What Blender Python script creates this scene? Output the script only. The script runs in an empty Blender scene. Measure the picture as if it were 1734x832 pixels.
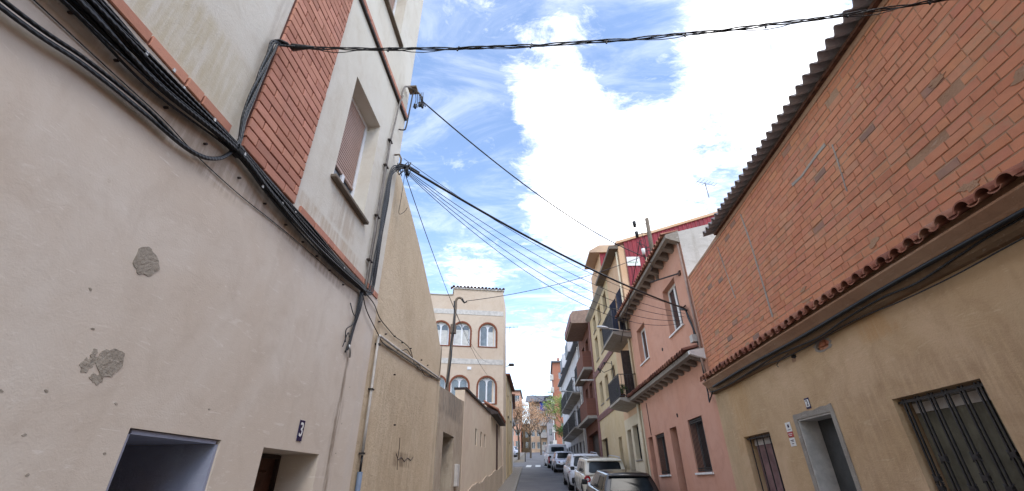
import bpy, bmesh, math, random
from mathutils import Vector, Matrix
from mathutils.geometry import tessellate_polygon
random.seed(7)
sc = bpy.context.scene
COL = sc.collection
SL = 0.08                                   # the street climbs 8 %
def gz(y): return SL * max(-25.0, min(100.0, y))
def lin(c):
    g = .3*c[0]+.59*c[1]+.11*c[2]; c = tuple(g+(v-g)*.93 for v in c)
    return tuple((v/255/12.92 if v/255 <= .04045 else ((v/255+.055)/1.055)**2.4) for v in c) + (1.0,)

# ------------------------------------------------------------------ materials
class NT:
    def __init__(s, name):
        s.m = bpy.data.materials.new(name); s.m.use_nodes = True
        s.t = s.m.node_tree; s.t.nodes.clear()
        s.out = s.n('ShaderNodeOutputMaterial'); s.b = s.n('ShaderNodeBsdfPrincipled')
        s.l(s.b.outputs[0], s.out.inputs[0])
        s.co = s.n('ShaderNodeTexCoord').outputs['Object']
    def n(s, typ, **k):
        n = s.t.nodes.new(typ)
        for a, v in k.items(): setattr(n, a, v)
        return n
    def l(s, a, b): s.t.links.new(a, b)
    def put(s, sock, v):
        if hasattr(v, 'is_linked') or hasattr(v, 'node'): s.l(v, sock)
        else: sock.default_value = v
    def math(s, op, a, b=0.0, c=None, clamp=False):
        n = s.n('ShaderNodeMath', operation=op, use_clamp=clamp)
        s.put(n.inputs[0], a); s.put(n.inputs[1], b)
        if c is not None: s.put(n.inputs[2], c)
        return n.outputs[0]
    def map(s, scale=(1,1,1), loc=(0,0,0), rot=(0,0,0), v=None):
        n = s.n('ShaderNodeMapping'); s.l(v or s.co, n.inputs[0])
        n.inputs['Scale'].default_value = scale; n.inputs['Location'].default_value = loc; n.inputs['Rotation'].default_value = rot
        return n.outputs[0]
    def noise(s, scale, detail=4, rough=.6, v=None, dist=0.0, color=False):
        n = s.n('ShaderNodeTexNoise'); s.l(v or s.co, n.inputs['Vector'])
        n.inputs['Scale'].default_value = scale; n.inputs['Detail'].default_value = detail
        n.inputs['Roughness'].default_value = rough; n.inputs['Distortion'].default_value = dist
        return n.outputs['Color' if color else 'Fac']
    def ramp(s, f, a, b, interp='LINEAR'):   # smooth 0..1 mask between a and b
        n = s.n('ShaderNodeMapRange', interpolation_type='SMOOTHSTEP'); s.l(f, n.inputs[0])
        n.inputs[1].default_value = a; n.inputs[2].default_value = b
        return n.outputs[0]
    def cramp(s, f, stops, const=False):
        n = s.n('ShaderNodeValToRGB'); s.l(f, n.inputs[0]); e = n.color_ramp.elements
        if const: n.color_ramp.interpolation = 'CONSTANT'
        while len(e) < len(stops): e.new(.5)
        for el, (p, c) in zip(e, stops): el.position = p; el.color = c
        return n.outputs[0]
    def mix(s, f, a, b, mode='MIX'):
        n = s.n('ShaderNodeMix', data_type='RGBA', blend_type=mode)
        s.put(n.inputs[0], f); s.put(n.inputs[6], a); s.put(n.inputs[7], b)
        return n.outputs[2]
    def sep(s):
        n = s.n('ShaderNodeSeparateXYZ'); s.l(s.co, n.inputs[0]); return n.outputs
    def bump(s, h, strength=.3, dist=.01, prev=None):
        n = s.n('ShaderNodeBump'); s.l(h, n.inputs['Height'])
        n.inputs['Strength'].default_value = strength; n.inputs['Distance'].default_value = dist
        if prev is not None: s.l(prev, n.inputs['Normal'])
        return n.outputs[0]
    def done(s, color=None, rough=.85, normal=None, metal=0.0, spec=.3):
        if color is not None: s.put(s.b.inputs['Base Color'], color)
        s.put(s.b.inputs['Roughness'], rough); s.b.inputs['Metallic'].default_value = metal
        s.b.inputs['Specular IOR Level'].default_value = spec
        if normal is not None: s.l(normal, s.b.inputs['Normal'])
        return s.m
    def band(s, coord, c, w, soft):          # 1 inside |coord-c|<w
        d = s.math('ABSOLUTE', s.math('SUBTRACT', coord, c))
        return s.math('SUBTRACT', 1.0, s.ramp(d, w, w+soft))

def plain(name, c, rough=.6, metal=0.0, spec=.4, var=.12, scale=6):
    t = NT(name); c = lin(c); f = t.noise(scale, 5, .65)
    d = tuple(v*(1-var*1.6) for v in c[:3]) + (1,); b = tuple(min(1, v*(1+var)) for v in c[:3]) + (1,)
    col = t.mix(t.ramp(f, .3, .7), d, b)
    r = t.math('ADD', t.math('MULTIPLY', t.noise(scale*3, 3), .2), rough-.1)
    return t.done(col, r, t.bump(t.noise(scale*12, 3), .12, .004), metal, spec)

def stucco(name, c, c2, dark, axis='YZ', smear=.35, bump=.5, stains=(), soot=None, top_dirt=0.0, grain=90, streak=.3, light=(226,216,204), ridge=.15):
    t = NT(name); c, c2, dark = lin(c), lin(c2), lin(dark)
    w = t.map((1, 1, 1))
    big = t.ramp(t.noise(.55, 5, .62, dist=.6), .36, .66)
    col = t.mix(big, c, c2)
    med = t.ramp(t.noise(2.6, 6, .7, dist=.8), .42, .75)
    col = t.mix(t.math('MULTIPLY', med, .38), col, dark)
    # vertical weather streaks
    sv = t.noise(1.0, 5, .65, v=t.map((5, 5, .45)))
    col = t.mix(t.math('MULTIPLY', t.ramp(sv, .52, .8), streak), col, dark)
    # pale trowel smears, diagonal
    rot = (math.radians(28), 0, 0) if axis == 'YZ' else (0, math.radians(28), 0)
    sm = t.noise(2.2, 6, .72, v=t.map((1.2, 1.2, 5.5), rot=rot), dist=1.6)
    col = t.mix(t.math('MULTIPLY', t.ramp(sm, .585, .69), smear), col, lin(light))
    sm2 = t.noise(3.1, 7, .78, v=t.map((1, 1, 4), loc=(3, 7, 1), rot=(rot[0]*-1.4, rot[1]*-1.4, 0)), dist=2.2)
    col = t.mix(t.math('MULTIPLY', t.ramp(sm2, .6, .72), smear*.6), col, dark)
    # short pale scratches
    sc1 = t.noise(9, 3, .55, v=t.map((1, 1, 6), rot=(math.radians(-35) if axis == 'YZ' else 0, math.radians(-35) if axis == 'XZ' else 0, 0)), dist=.6)
    col = t.mix(t.math('MULTIPLY', t.ramp(sc1, .66, .74), smear*1.3), col, lin(light))
    # specks
    sp = t.noise(38, 2, .5)
    col = t.mix(t.math('MULTIPLY', t.ramp(sp, .7, .78), .35), col, dark)
    x, y, z = t.sep()
    u = y if axis == 'YZ' else x
    for (cu, wu, z0, z1, amt, sc_) in stains:     # a stain: centre, half width, z-range, strength, colour
        wob = t.math('MULTIPLY', t.math('SUBTRACT', t.noise(3.2, 4, .6), .5), wu*2.2)
        uu = t.math('ADD', u, wob)
        m = t.math('MULTIPLY', t.band(uu, cu, wu*.3, wu), t.band(z, (z0+z1)/2, (z1-z0)/2*.8, (z1-z0)*.22))
        m = t.math('MULTIPLY', m, t.ramp(t.noise(6, 5, .7, v=t.map((1, 3, .35))), .3, .62))
        col = t.mix(t.math('MULTIPLY', m, amt), col, lin(sc_))
    g = t.noise(grain, 3, .6); g2 = t.noise(9, 6, .72, dist=1.2); 
    h = t.math('ADD', t.math('MULTIPLY', g, .4), t.math('ADD', t.math('MULTIPLY', g2, .8), t.math('MULTIPLY', sm, ridge)))
    return t.done(col, .9, t.bump(h, bump, .012), spec=.2)

def bricks_geo(name, stops, mortar_smear, smear=.35, rough=.85, dirt=.3):
    t = NT(name); g = t.n('ShaderNodeNewGeometry')
    col = t.cramp(g.outputs['Random Per Island'], stops, const=False)
    col = t.mix(t.math('MULTIPLY', t.ramp(t.noise(7, 6, .7, dist=.6), .35, .75), .3), col, lin((150, 98, 78)))
    m = t.ramp(t.noise(1.7, 8, .72, dist=1.0), .5, .68)
    m2 = t.ramp(t.noise(14, 5, .7), .42, .62)
    col = t.mix(t.math('MULTIPLY', t.math('MULTIPLY', m, m2), smear), col, lin(mortar_smear))
    run = t.math('MULTIPLY', t.ramp(t.noise(1, 5, .65, v=t.map((3.5, 3.5, .5))), .5, .78), dirt)
    col = t.mix(run, col, lin((112, 88, 74)))
    dust = t.math('MULTIPLY', t.ramp(t.noise(.9, 6, .65, dist=.8), .45, .7), dirt*1.1)
    col = t.mix(dust, col, lin((206, 150, 116)))
    h = t.math('ADD', t.noise(60, 4, .7), t.math('MULTIPLY', t.noise(12, 4), .8))
    return t.done(col, rough, t.bump(h, .35, .006), spec=.2)

def brick_tex(name, c1, c2, mortar, axis='YZ', w=.25, h=.08, m=.012):
    t = NT(name); x, y, z = t.sep(); cb = t.n('ShaderNodeCombineXYZ')
    t.l(y if axis == 'YZ' else x, cb.inputs[0]); t.l(z, cb.inputs[1])
    b = t.n('ShaderNodeTexBrick'); t.l(cb.outputs[0], b.inputs['Vector'])
    b.inputs['Color1'].default_value = lin(c1); b.inputs['Color2'].default_value = lin(c2); b.inputs['Mortar'].default_value = lin(mortar)
    b.inputs['Scale'].default_value = 1; b.inputs['Mortar Size'].default_value = m
    b.inputs['Brick Width'].default_value = w; b.inputs['Row Height'].default_value = h
    col = t.mix(t.math('MULTIPLY', t.noise(1.2, 5), .35), b.outputs[0], lin(tuple(v*.75 for v in c1)))
    return t.done(col, .9, t.bump(b.outputs['Fac'], -.3, .008), spec=.15)

def glass(name, c=(30, 36, 42), rough=.06, spec=.9):
    t = NT(name)
    col = t.mix(t.ramp(t.noise(1.3, 3), .4, .65), lin(c), lin(tuple(min(255, int(v*1.5)+6) for v in c)))
    return t.done(col, rough, t.bump(t.noise(1.7, 2), .05, .02), spec=spec)

def paint(name, c, rough=.25, flake=0.0):
    t = NT(name)
    dirt = t.ramp(t.noise(5, 6, .7), .45, .8)
    col = t.mix(t.math('MULTIPLY', dirt, .18), lin(c), lin((110, 100, 88)))
    t.b.inputs['Coat Weight'].default_value = .6; t.b.inputs['Coat Roughness'].default_value = .06
    return t.done(col, t.math('ADD', t.math('MULTIPLY', dirt, .2), rough), metal=flake, spec=.5)

M = {}
M['left_low'] = stucco('mat_left_low', (206,190,172), (216,205,191), (185,167,148), smear=.5, bump=.22,
    stains=[(4.86,.05,2.1,3.62,.75,(112,92,74)), (4.86,.10,1.5,3.2,.35,(128,108,90)), (2.0,.8,4.12,4.40,.45,(140,118,96)), (3.6,1.1,4.22,4.42,.6,(136,112,90)), (5.35,.1,1.5,4.4,.35,(200,190,180))])
M['left_up'] = stucco('mat_left_up', (208,200,184), (214,208,195), (184,170,148), smear=.22, bump=.4, streak=.35,
    stains=[(4.15,.35,4.85,5.3,.45,(160,132,100)), (1.7,.6,4.63,5.2,.45,(176,158,112)), (4.0,.9,4.63,4.8,.5,(170,140,105)), (2.25,.06,4.9,9,.35,(150,135,118)), (5.0,.06,7.2,8.6,.3,(160,140,118))])
M['sand'] = stucco('mat_sand', (202,180,148), (211,191,161), (174,150,120), smear=.2, bump=1.1, grain=42, ridge=.3, streak=.45, light=(214,196,168),
    stains=[(7.2,1.6,.2,3.9,.35,(150,128,102)), (5.75,.12,1,4.4,.5,(140,118,92)), (7.6,.5,2.55,2.75,.6,(92,72,54)), (9.7,.12,1,4.3,.4,(148,128,104))])
M['greywall'] = stucco('mat_greywall', (172,154,132), (184,168,146), (118,104,88), smear=.4, bump=1.0, grain=40, streak=.6, light=(196,186,170),
    stains=[(11.5,1.6,3.75,4.5,.8,(112,104,94))])
M['beige'] = stucco('mat_beige', (210,188,164), (216,198,174), (184,160,134), smear=.2, bump=.35, streak=.3)
M['stone'] = stucco('mat_stone', (180,162,142), (192,174,152), (132,116,100), smear=.7, bump=1.5, grain=18, streak=.2)
M['arch'] = stucco('mat_arch', (192,171,150), (198,180,160), (172,150,128), axis='XZ', smear=.12, bump=.25, streak=.2)
M['band_grey'] = plain('mat_band_grey', (190,184,176), .8)
M['ochre'] = stucco('mat_ochre', (192,160,121), (206,174,138), (160,128,92), smear=.5, bump=.8, grain=60, streak=.22, ridge=.5, light=(214,188,152),
    stains=[(5.2,.28,3.75,4.1,.5,(190,140,84)), (9.3,.5,2.8,4.1,.45,(186,142,84)), (3.6,.12,2.9,3.6,.5,(200,172,134)), (10.1,.3,1,4,.4,(170,148,112)), (7.2,.5,1.8,3.1,.35,(190,160,110)), (4,2.5,1.2,3.4,.35,(146,116,88))])
M['pink'] = stucco('mat_pink', (204,148,122), (208,156,132), (178,124,102), smear=.12, bump=.3, streak=.25, light=(216,156,136))
M['orange'] = stucco('mat_orange', (208,168,130), (212,176,142), (184,142,104), smear=.15, bump=.3, streak=.3)
M['yellow'] = stucco('mat_yellow', (200,176,134), (206,186,150), (172,146,108), smear=.15, bump=.35, streak=.35)
M['cream'] = stucco('mat_cream', (214,200,172), (206,190,160), (176,156,124), smear=.2, bump=.3)
M['gable'] = stucco('mat_gable', (200,194,186), (186,180,172), (140,128,112), axis='XZ', smear=.5, bump=.6, streak=.5)
M['mauve'] = plain('mat_mauve', (134,96,92), .8)
M['cement'] = stucco('mat_cement', (150,142,132), (164,156,144), (108,98,88), smear=.3, bump=1.0, grain=50)
M['eave_cement'] = stucco('mat_eave_cement', (132,122,112), (148,138,126), (92,82,74), smear=.3, bump=1.0, grain=50)
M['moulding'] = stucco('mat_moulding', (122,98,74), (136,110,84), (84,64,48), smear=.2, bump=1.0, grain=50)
M['cement_dark'] = stucco('mat_cement_dark', (112,100,88), (130,116,100), (76,66,58), smear=.2, bump=1.0, grain=50)
M['mortar'] = stucco('mat_mortar', (166,126,98), (176,142,114), (128,94,72), smear=.2, bump=1.2, grain=40)
M['patch'] = stucco('mat_patch', (170,159,144), (154,144,130), (122,112,100), smear=.15, bump=1.4, grain=45)
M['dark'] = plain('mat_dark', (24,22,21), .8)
M['black'] = plain('mat_black', (17,17,19), .45, var=.3)
t = NT('mat_cable'); w = t.n('ShaderNodeTexWave', wave_type='BANDS', bands_direction='DIAGONAL'); t.l(t.co, w.inputs[0]); w.inputs['Scale'].default_value = 16
M['cable'] = t.done(t.mix(t.ramp(t.noise(5, 3), .4, .7), lin((9,10,13)), lin((26,28,33))), .42, t.bump(w.outputs[1], .45, .004), spec=.5)
M['cable_grey'] = plain('mat_cable_grey', (120,112,104), .6, var=.2)
M['wire'] = plain('mat_wire', (36,38,48), .6)
M['clip'] = plain('mat_clip', (180,176,170), .35, metal=.5)
M['iron'] = plain('mat_iron', (44,40,40), .5, var=.3, scale=20)
M['rust'] = plain('mat_rust', (98,64,46), .8, var=.35, scale=14)
M['white_frame'] = plain('mat_white_frame', (222,222,224), .35, var=.05)
M['alu'] = plain('mat_alu', (170,170,172), .35, metal=.7, var=.1)
M['glass'] = glass('mat_glass'); M['glass_sky'] = glass('mat_glass_sky', (70,78,82), .12); M['glass_car'] = glass('mat_glass_car', (26,32,36), .12, .22)  # glass_sky carries the reflected sky in its paler base colour
M['bluewhite'] = stucco('mat_bluewhite', (150,154,172), (164,168,184), (120,122,140), axis='XZ', smear=.2, bump=.25, light=(190,194,206))
M['wood'] = plain('mat_wood', (84,52,38), .6, var=.3, scale=9)
M['wood_dark'] = plain('mat_wood_dark', (52,38,32), .6, var=.3, scale=9)
M['curtain'] = plain('mat_curtain', (104,100,84), .9, var=.2, scale=4)
M['curtain_pink'] = plain('mat_curtain_pink', (128,98,96), .9, var=.2, scale=4)
M['white'] = plain('mat_white', (225,222,216), .6, var=.05)
M['navy'] = plain('mat_navy', (34,28,74), .25, var=.1)
M['red'] = plain('mat_red', (176,58,60), .5)
M['net_curtain'] = plain('mat_net_curtain', (196,194,188), .9, var=.1, scale=5)
M['brown_arch'] = brick_tex('mat_brown_arch', (150,84,58), (128,66,46), (110,70,54), 'XZ', .08, .08)
M['tile'] = bricks_geo('mat_tile', [(0, lin((134,82,64))), (.4, lin((162,102,80))), (.7, lin((128,82,68))), (1, lin((178,126,100)))], (136,120,104), .8)
M['tile_dark'] = bricks_geo('mat_tile_dark', [(0, lin((98,62,52))), (.5, lin((128,82,68))), (1, lin((106,74,64)))], (96,84,74), .5)
M['brickR'] = bricks_geo('mat_brick_right', [(0, lin((202,130,96))), (.2, lin((206,136,102))), (.4, lin((194,122,90))), (.6, lin((206,140,100))), (.8, lin((196,124,98))), (.982, lin((204,144,108))), (.99, lin((156,118,102))), (1, lin((132,110,98)))], (172,142,112), .8)
M['brickL'] = bricks_geo('mat_brick_left', [(0, lin((184,126,104))), (.3, lin((200,140,116))), (.6, lin((176,118,98))), (.85, lin((204,142,120))), (1, lin((164,114,96)))], (180,140,118), .3)
M['joint'] = plain('mat_joint', (92,52,42), .9, var=.3)
M['fibro'] = stucco('mat_fibro', (150,142,142), (162,154,150), (112,104,106), smear=.3, bump=.5, grain=60)
t = NT('mat_redsheet'); M['redsheet'] = t.done(t.mix(t.ramp(t.noise(1.6, 5, .7, v=t.map((4,4,.5))), .4, .7), lin((146,40,48)), lin((118,34,44))), .5, spec=.3)
M['brick_far'] = brick_tex('mat_brick_far', (134,82,66), (116,72,60), (112,86,74), 'YZ', .25, .07)
M['brick_farX'] = brick_tex('mat_brick_farX', (182,116,92), (170,104,82), (168,130,110), 'XZ', .3, .1)
M['tan_farX'] = stucco('mat_tan_farX', (180,152,130), (204,172,140), (170,136,108), axis='XZ', smear=.1, bump=.2)
M['pink_farX'] = stucco('mat_pink_farX', (216,160,134), (220,170,146), (190,136,110), axis='XZ', smear=.1, bump=.2)
M['grey_wall'] = stucco('mat_grey_wall', (196,194,196), (206,204,204), (160,156,156), smear=.1, bump=.2)
M['grey_roof'] = plain('mat_grey_roof', (96,98,104), .6)
M['soffit'] = plain('mat_soffit', (150,126,112), .85)
M['awning'] = plain('mat_awning', (28,76,190), .6, var=.05)
# road, pavement
t = NT('mat_asphalt'); g = t.noise(70, 3, .7); c = t.mix(t.ramp(t.noise(.5, 6, .65), .35, .7), lin((92,92,96)), lin((112,111,112)))
c = t.mix(t.math('MULTIPLY', t.ramp(g, .5, .8), .3), c, lin((140,138,134))); M['asphalt'] = t.done(c, .85, t.bump(g, .5, .01), spec=.25)
t = NT('mat_paving'); x, y, z = t.sep(); cb = t.n('ShaderNodeCombineXYZ'); t.l(x, cb.inputs[0]); t.l(y, cb.inputs[1]); b = t.n('ShaderNodeTexBrick'); t.l(cb.outputs[0], b.inputs[0])
for k, v in (('Color1', lin((142,136,128))), ('Color2', lin((128,123,118))), ('Mortar', lin((96,90,84)))): b.inputs[k].default_value = v
b.inputs['Scale'].default_value = 1; b.inputs['Brick Width'].default_value = .2; b.inputs['Row Height'].default_value = .2; b.inputs['Mortar Size'].default_value = .008
M['paving'] = t.done(t.mix(t.math('MULTIPLY', t.noise(2, 5), .5), b.outputs[0], lin((118,110,100))), .9, t.bump(b.outputs[1], -.3, .005), spec=.2)
M['kerb'] = plain('mat_kerb', (126,122,116), .85)
M['roadpaint'] = plain('mat_roadpaint', (200,200,196), .7, var=.2, scale=10)
t = NT('mat_soil'); M['soil'] = t.done(t.mix(t.ramp(t.noise(.3, 6), .35, .7), lin((126,116,100)), lin((112,108,102))), .95, spec=.1)
M['bark'] = plain('mat_bark', (92,80,68), .95, var=.3, scale=5)
def leafmat(name, a, b, c):
    t = NT(name); g = t.n('ShaderNodeNewGeometry')
    col = t.cramp(g.outputs['Random Per Island'], [(0, lin(a)), (.5, lin(b)), (1, lin(c))])
    t.b.inputs['Subsurface Weight'].default_value = 0
    return t.done(col, .7, spec=.2)
M['leaf_brown'] = leafmat('mat_leaf_brown', (172,128,92), (194,148,110), (156,136,116))
M['leaf_green'] = leafmat('mat_leaf_green', (128,148,72), (150,166,88), (102,128,62))
M['leaf_dark'] = leafmat('mat_leaf_dark', (48,82,34), (70,104,44), (92,120,60))
M['car_white'] = paint('mat_car_white', (214,216,222)); M['car_cream'] = paint('mat_car_cream', (214,208,190)); M['car_black'] = paint('mat_car_black', (20,18,20), .3)
M['car_silver'] = paint('mat_car_silver', (186,190,204), .25, .3); M['car_blue'] = paint('mat_car_blue', (60,70,100))
M['rubber'] = plain('mat_rubber', (22,22,22), .8); M['lamp_red'] = plain('mat_lamp_red', (170,18,24), .15, spec=.7, var=.2); M['lamp_clear'] = plain('mat_lamp_clear', (210,200,200), .15, spec=.7)
M['plastic'] = plain('mat_plastic', (34,34,36), .6)
M['grey_screen'] = plain('mat_screen', (84,82,88), .9, var=.15); M['lettergreen'] = plain('mat_lettergreen', (150,180,150), .7)
M['sleeve'] = plain('mat_sleeve', (96,110,130), .5); M['doorgrey'] = plain('mat_door_grey', (70,72,72), .6); M['shutter_blue'] = plain('mat_shutter_blue', (52,54,72), .7)
M['lamphead'] = plain('mat_lamphead', (196,198,200), .4)

# ------------------------------------------------------------------ mesh helpers
class Fr:                                   # a wall's own axes: s along it, n out of it towards the street, z up
    def __init__(s, o, az, side):
        a = math.radians(az); s.o = Vector((o[0], o[1], 0)); s.d = Vector((math.sin(a), math.cos(a), 0))
        s.out = Vector((s.d.y, -s.d.x, 0)) * side
    def p(f, s, n, z): return f.o + f.d*s + f.out*n + Vector((0, 0, z))
W = Fr((0, 0), 0, 1)                        # s=Y, n=X
LF = Fr((-2.2, 0), 0, 1); RF = Fr((4.0, 0), 0, -1); R2 = Fr((4.0, 10.45), -2.2, -1)
class MB:
    def __init__(s): s.v = []; s.f = []; s.smooth = False
    def add(s, vs, fs):
        k = len(s.v); s.v += [tuple(v) for v in vs]; s.f += [tuple(i+k for i in f) for f in fs]; return s
    def box(s, fr, s0, s1, n0, n1, z0, z1, j=0.0):
        P = [fr.p(a, b, c) for c in (z0, z1) for b in (n0, n1) for a in (s0, s1)]
        if j: P = [p + Vector((random.uniform(-j, j), random.uniform(-j, j), random.uniform(-j, j))) for p in P]
        return s.add(P, [(0,1,3,2),(4,6,7,5),(0,4,5,1),(2,3,7,6),(0,2,6,4),(1,5,7,3)])
    def cbox(s, fr, s0, s1, n0, n1, z0, z1, c=.006, j=0.0):     # chamfered front face
        a = [(s0,z0),(s1,z0),(s1,z1),(s0,z1)]; cc = (s0+s1)/2, (z0+z1)/2
        jt = [(random.uniform(-j,j), random.uniform(-j,j)) for _ in a]
        a = [(x+u, y+v) for (x,y),(u,v) in zip(a,jt)]
        ins = [(x+(c if x < cc[0] else -c), y+(c if y < cc[1] else -c)) for x,y in a]
        dn = random.uniform(-j,j)*.6
        P = [fr.p(x,n0,y) for x,y in a]+[fr.p(x,n1-c+dn,y) for x,y in a]+[fr.p(x,n1+dn,y) for x,y in ins]
        F = [(4*r+i, 4*r+(i+1)%4, 4*(r+1)+(i+1)%4, 4*(r+1)+i) for r in (0,1) for i in range(4)]+[(8,9,10,11)]
        return s.add(P, F)
    def poly(s, fr, outer, holes, n0, n1):   # slab in the wall plane with holes cut through; outer/holes lists of (s,z)
        loops = [outer]+list(holes); flat = [q for l in loops for q in l]
        tri = tessellate_polygon([[Vector((a, b, 0)) for a, b in l] for l in loops])
        N = len(flat); P = [fr.p(a, n1, b) for a, b in flat]+[fr.p(a, n0, b) for a, b in flat]
        F = [tuple(t) for t in tri]+[tuple(i+N for i in reversed(t)) for t in tri]
        k = 0
        for l in loops:
            m = len(l)
            F += [(k+i, k+(i+1) % m, N+k+(i+1) % m, N+k+i) for i in range(m)]; k += m
        return s.add(P, F)
    def prism(s, fr, prof, s0, s1):          # profile (n,z) swept along s
        m = len(prof); P = [fr.p(s0, a, b) for a, b in prof]+[fr.p(s1, a, b) for a, b in prof]
        tri = tessellate_polygon([[Vector((a, b, 0)) for a, b in prof]])
        F = [(i, (i+1) % m, m+(i+1) % m, m+i) for i in range(m)]+[tuple(t) for t in tri]+[tuple(i+m for i in t) for t in tri]
        return s.add(P, F)
    def tube(s, pts, r, seg=6, r2=None, cap=True):
        pts = [Vector(p) for p in pts]; m = len(pts); P = []; F = []
        up = Vector((0, 0, 1)); prev = None
        for i, p in enumerate(pts):
            d = (pts[min(i+1, m-1)]-pts[max(i-1, 0)])
            d = d.normalized() if d.length > 1e-9 else Vector((0,0,1))
            if prev is None:
                a = d.cross(up if abs(d.z) < .9 else Vector((1, 0, 0))).normalized()
            else:
                a = (prev - d*prev.dot(d)).normalized()
            prev = a; b = d.cross(a)
            rr = r if r2 is None else r+(r2-r)*i/(m-1)
            P += [p+(a*math.cos(2*math.pi*k/seg)+b*math.sin(2*math.pi*k/seg))*rr for k in range(seg)]
        for i in range(m-1):
            F += [(i*seg+k, i*seg+(k+1) % seg, (i+1)*seg+(k+1) % seg, (i+1)*seg+k) for k in range(seg)]
        if cap: F += [tuple(range(seg))[::-1], tuple(range((m-1)*seg, m*seg))]
        return s.add(P, F)
    def cyl(s, a, b, r, seg=12, r2=None): return s.tube([a, b], r, seg, r2)
    def build(s, name, mat, parent=None, smooth=False, local=False, bevel=0.0):
        me = bpy.data.meshes.new(name); me.from_pydata(s.v, [], s.f); me.update()
        bm = bmesh.new(); bm.from_mesh(me); bmesh.ops.recalc_face_normals(bm, faces=bm.faces[:]); bm.to_mesh(me); bm.free()
        me.materials.append(M[mat] if isinstance(mat, str) else mat)
        if smooth: me.polygons.foreach_set('use_smooth', [True]*len(me.polygons))
        o = bpy.data.objects.new(name, me); COL.objects.link(o)
        if bevel:
            md = o.modifiers.new('bev', 'BEVEL'); md.width = bevel; md.segments = 2; md.limit_method = 'ANGLE'
        if parent is not None:
            o.parent = parent
            if not local:
                root = parent
                while root.parent: root = root.parent
                if parent.type == 'EMPTY': o.matrix_parent_inverse = Matrix.Translation(-root.location)
        return o
def tag(o, label=None, cat=None, group=None, kind=None):
    for k, v in (('label', label), ('category', cat), ('group', group), ('kind', kind)):
        if v: o[k] = v
    return o
def thing(name, loc, label, cat, group=None, rz=0):
    o = bpy.data.objects.new(name, None); COL.objects.link(o); o.location = loc; o.rotation_euler.z = rz; o.empty_display_size = .3
    return tag(o, label, cat, group)
def rect(a, b, c, d): return [(a, c), (b, c), (b, d), (a, d)]
def sag(a, b, dip, n=24, wob=0.0):
    a, b = Vector(a), Vector(b); ph = random.uniform(0, 6)
    return [a.lerp(b, i/n)+Vector((0, 0, -4*dip*(i/n)*(1-i/n))) + (Vector((random.uniform(-wob,wob), random.uniform(-wob,wob), random.uniform(-wob,wob))) if wob and 0 < i < n else Vector()) for i in range(n+1)]
def spline(cp, n=10):                        # Catmull-Rom
    cp = [Vector(p) for p in cp]; cp = [cp[0]*2-cp[1]]+cp+[cp[-1]*2-cp[-2]]; out = []
    for i in range(1, len(cp)-2):
        p0, p1, p2, p3 = cp[i-1:i+3]
        for k in range(n):
            t = k/n; out.append(.5*((2*p1)+(-p0+p2)*t+(2*p0-5*p1+4*p2-p3)*t*t+(-p0+3*p1-3*p2+p3)*t**3))
    return out+[cp[-2]]
def blob(fr, s, z, rs, rz, n0, n1, k=26, rough=.18):
    mb = MB(); pts = []
    ph = [random.uniform(0, 6.28) for _ in range(4)]
    for i in range(k):
        a = 2*math.pi*i/k; r = 1+rough*(math.sin(2*a+ph[0])+.6*math.sin(3*a+ph[1])+.6*math.sin(7*a+ph[2]))*.6+random.uniform(-.06,.06)
        pts.append((s+rs*r*math.cos(a), z+rz*r*math.sin(a)))
    return mb.poly(fr, pts, [], n0, n1)
def textmesh(txt, size, name, mat, parent, fr, s, n, z, flip=False, font_scale=(1, 1)):
    cu = bpy.data.curves.new(name, 'FONT'); cu.body = txt; cu.size = size; cu.extrude = .0015; cu.align_x = 'CENTER'; cu.align_y = 'CENTER'; cu.offset = size*.012
    o = bpy.data.objects.new('tmp', cu); COL.objects.link(o)
    me = bpy.data.meshes.new_from_object(o); bpy.data.objects.remove(o)
    sgn = 1 if fr.d.cross(Vector((0, 0, 1))).dot(fr.out) > 0 else -1
    for v in me.vertices: v.co = fr.p(s+v.co.x*font_scale[0]*sgn, n+v.co.z, z+v.co.y*font_scale[1])
    me.materials.append(M[mat]); q = bpy.data.objects.new(name, me); COL.objects.link(q); q.parent = parent
    if parent.type == 'EMPTY': q.matrix_parent_inverse = Matrix.Translation(-parent.location)
    return q

# ------------------------------------------------------------------ parts shared by the houses
def window(fr, par, s0, s1, z0, z1, d, frame='white_frame', pane='glass', mull=1, sill=None, t=.045, name='window', trans=None):
    mb = MB(); n0, n1 = -d-.05, -d
    mb.box(fr, s0, s1, n0, n1, z0, z0+t).box(fr, s0, s1, n0, n1, z1-t, z1)
    mb.box(fr, s0, s0+t, n0, n1+.001, z0+t, z1-t).box(fr, s1-t, s1, n0, n1+.001, z0+t, z1-t)
    for k in range(mull):
        c = s0+(s1-s0)*(k+1)/(mull+1); mb.box(fr, c-t*.7, c+t*.7, n0, n1+.002, z0+t, z1-t)
    if trans: mb.box(fr, s0+t, s1-t, n0, n1+.003, trans-.02, trans+.02)
    w = mb.build(name, frame, par)
    MB().box(fr, s0+t*.5, s1-t*.5, -d-.035, -d-.02, z0+t*.5, z1-t*.5).build('pane', pane, w)
    if sill: MB().box(fr, s0-.05, s1+.05, -d+.003, .05, z0-.05, z0-.003).build('sill', sill, w, bevel=.006)
    return w
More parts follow.
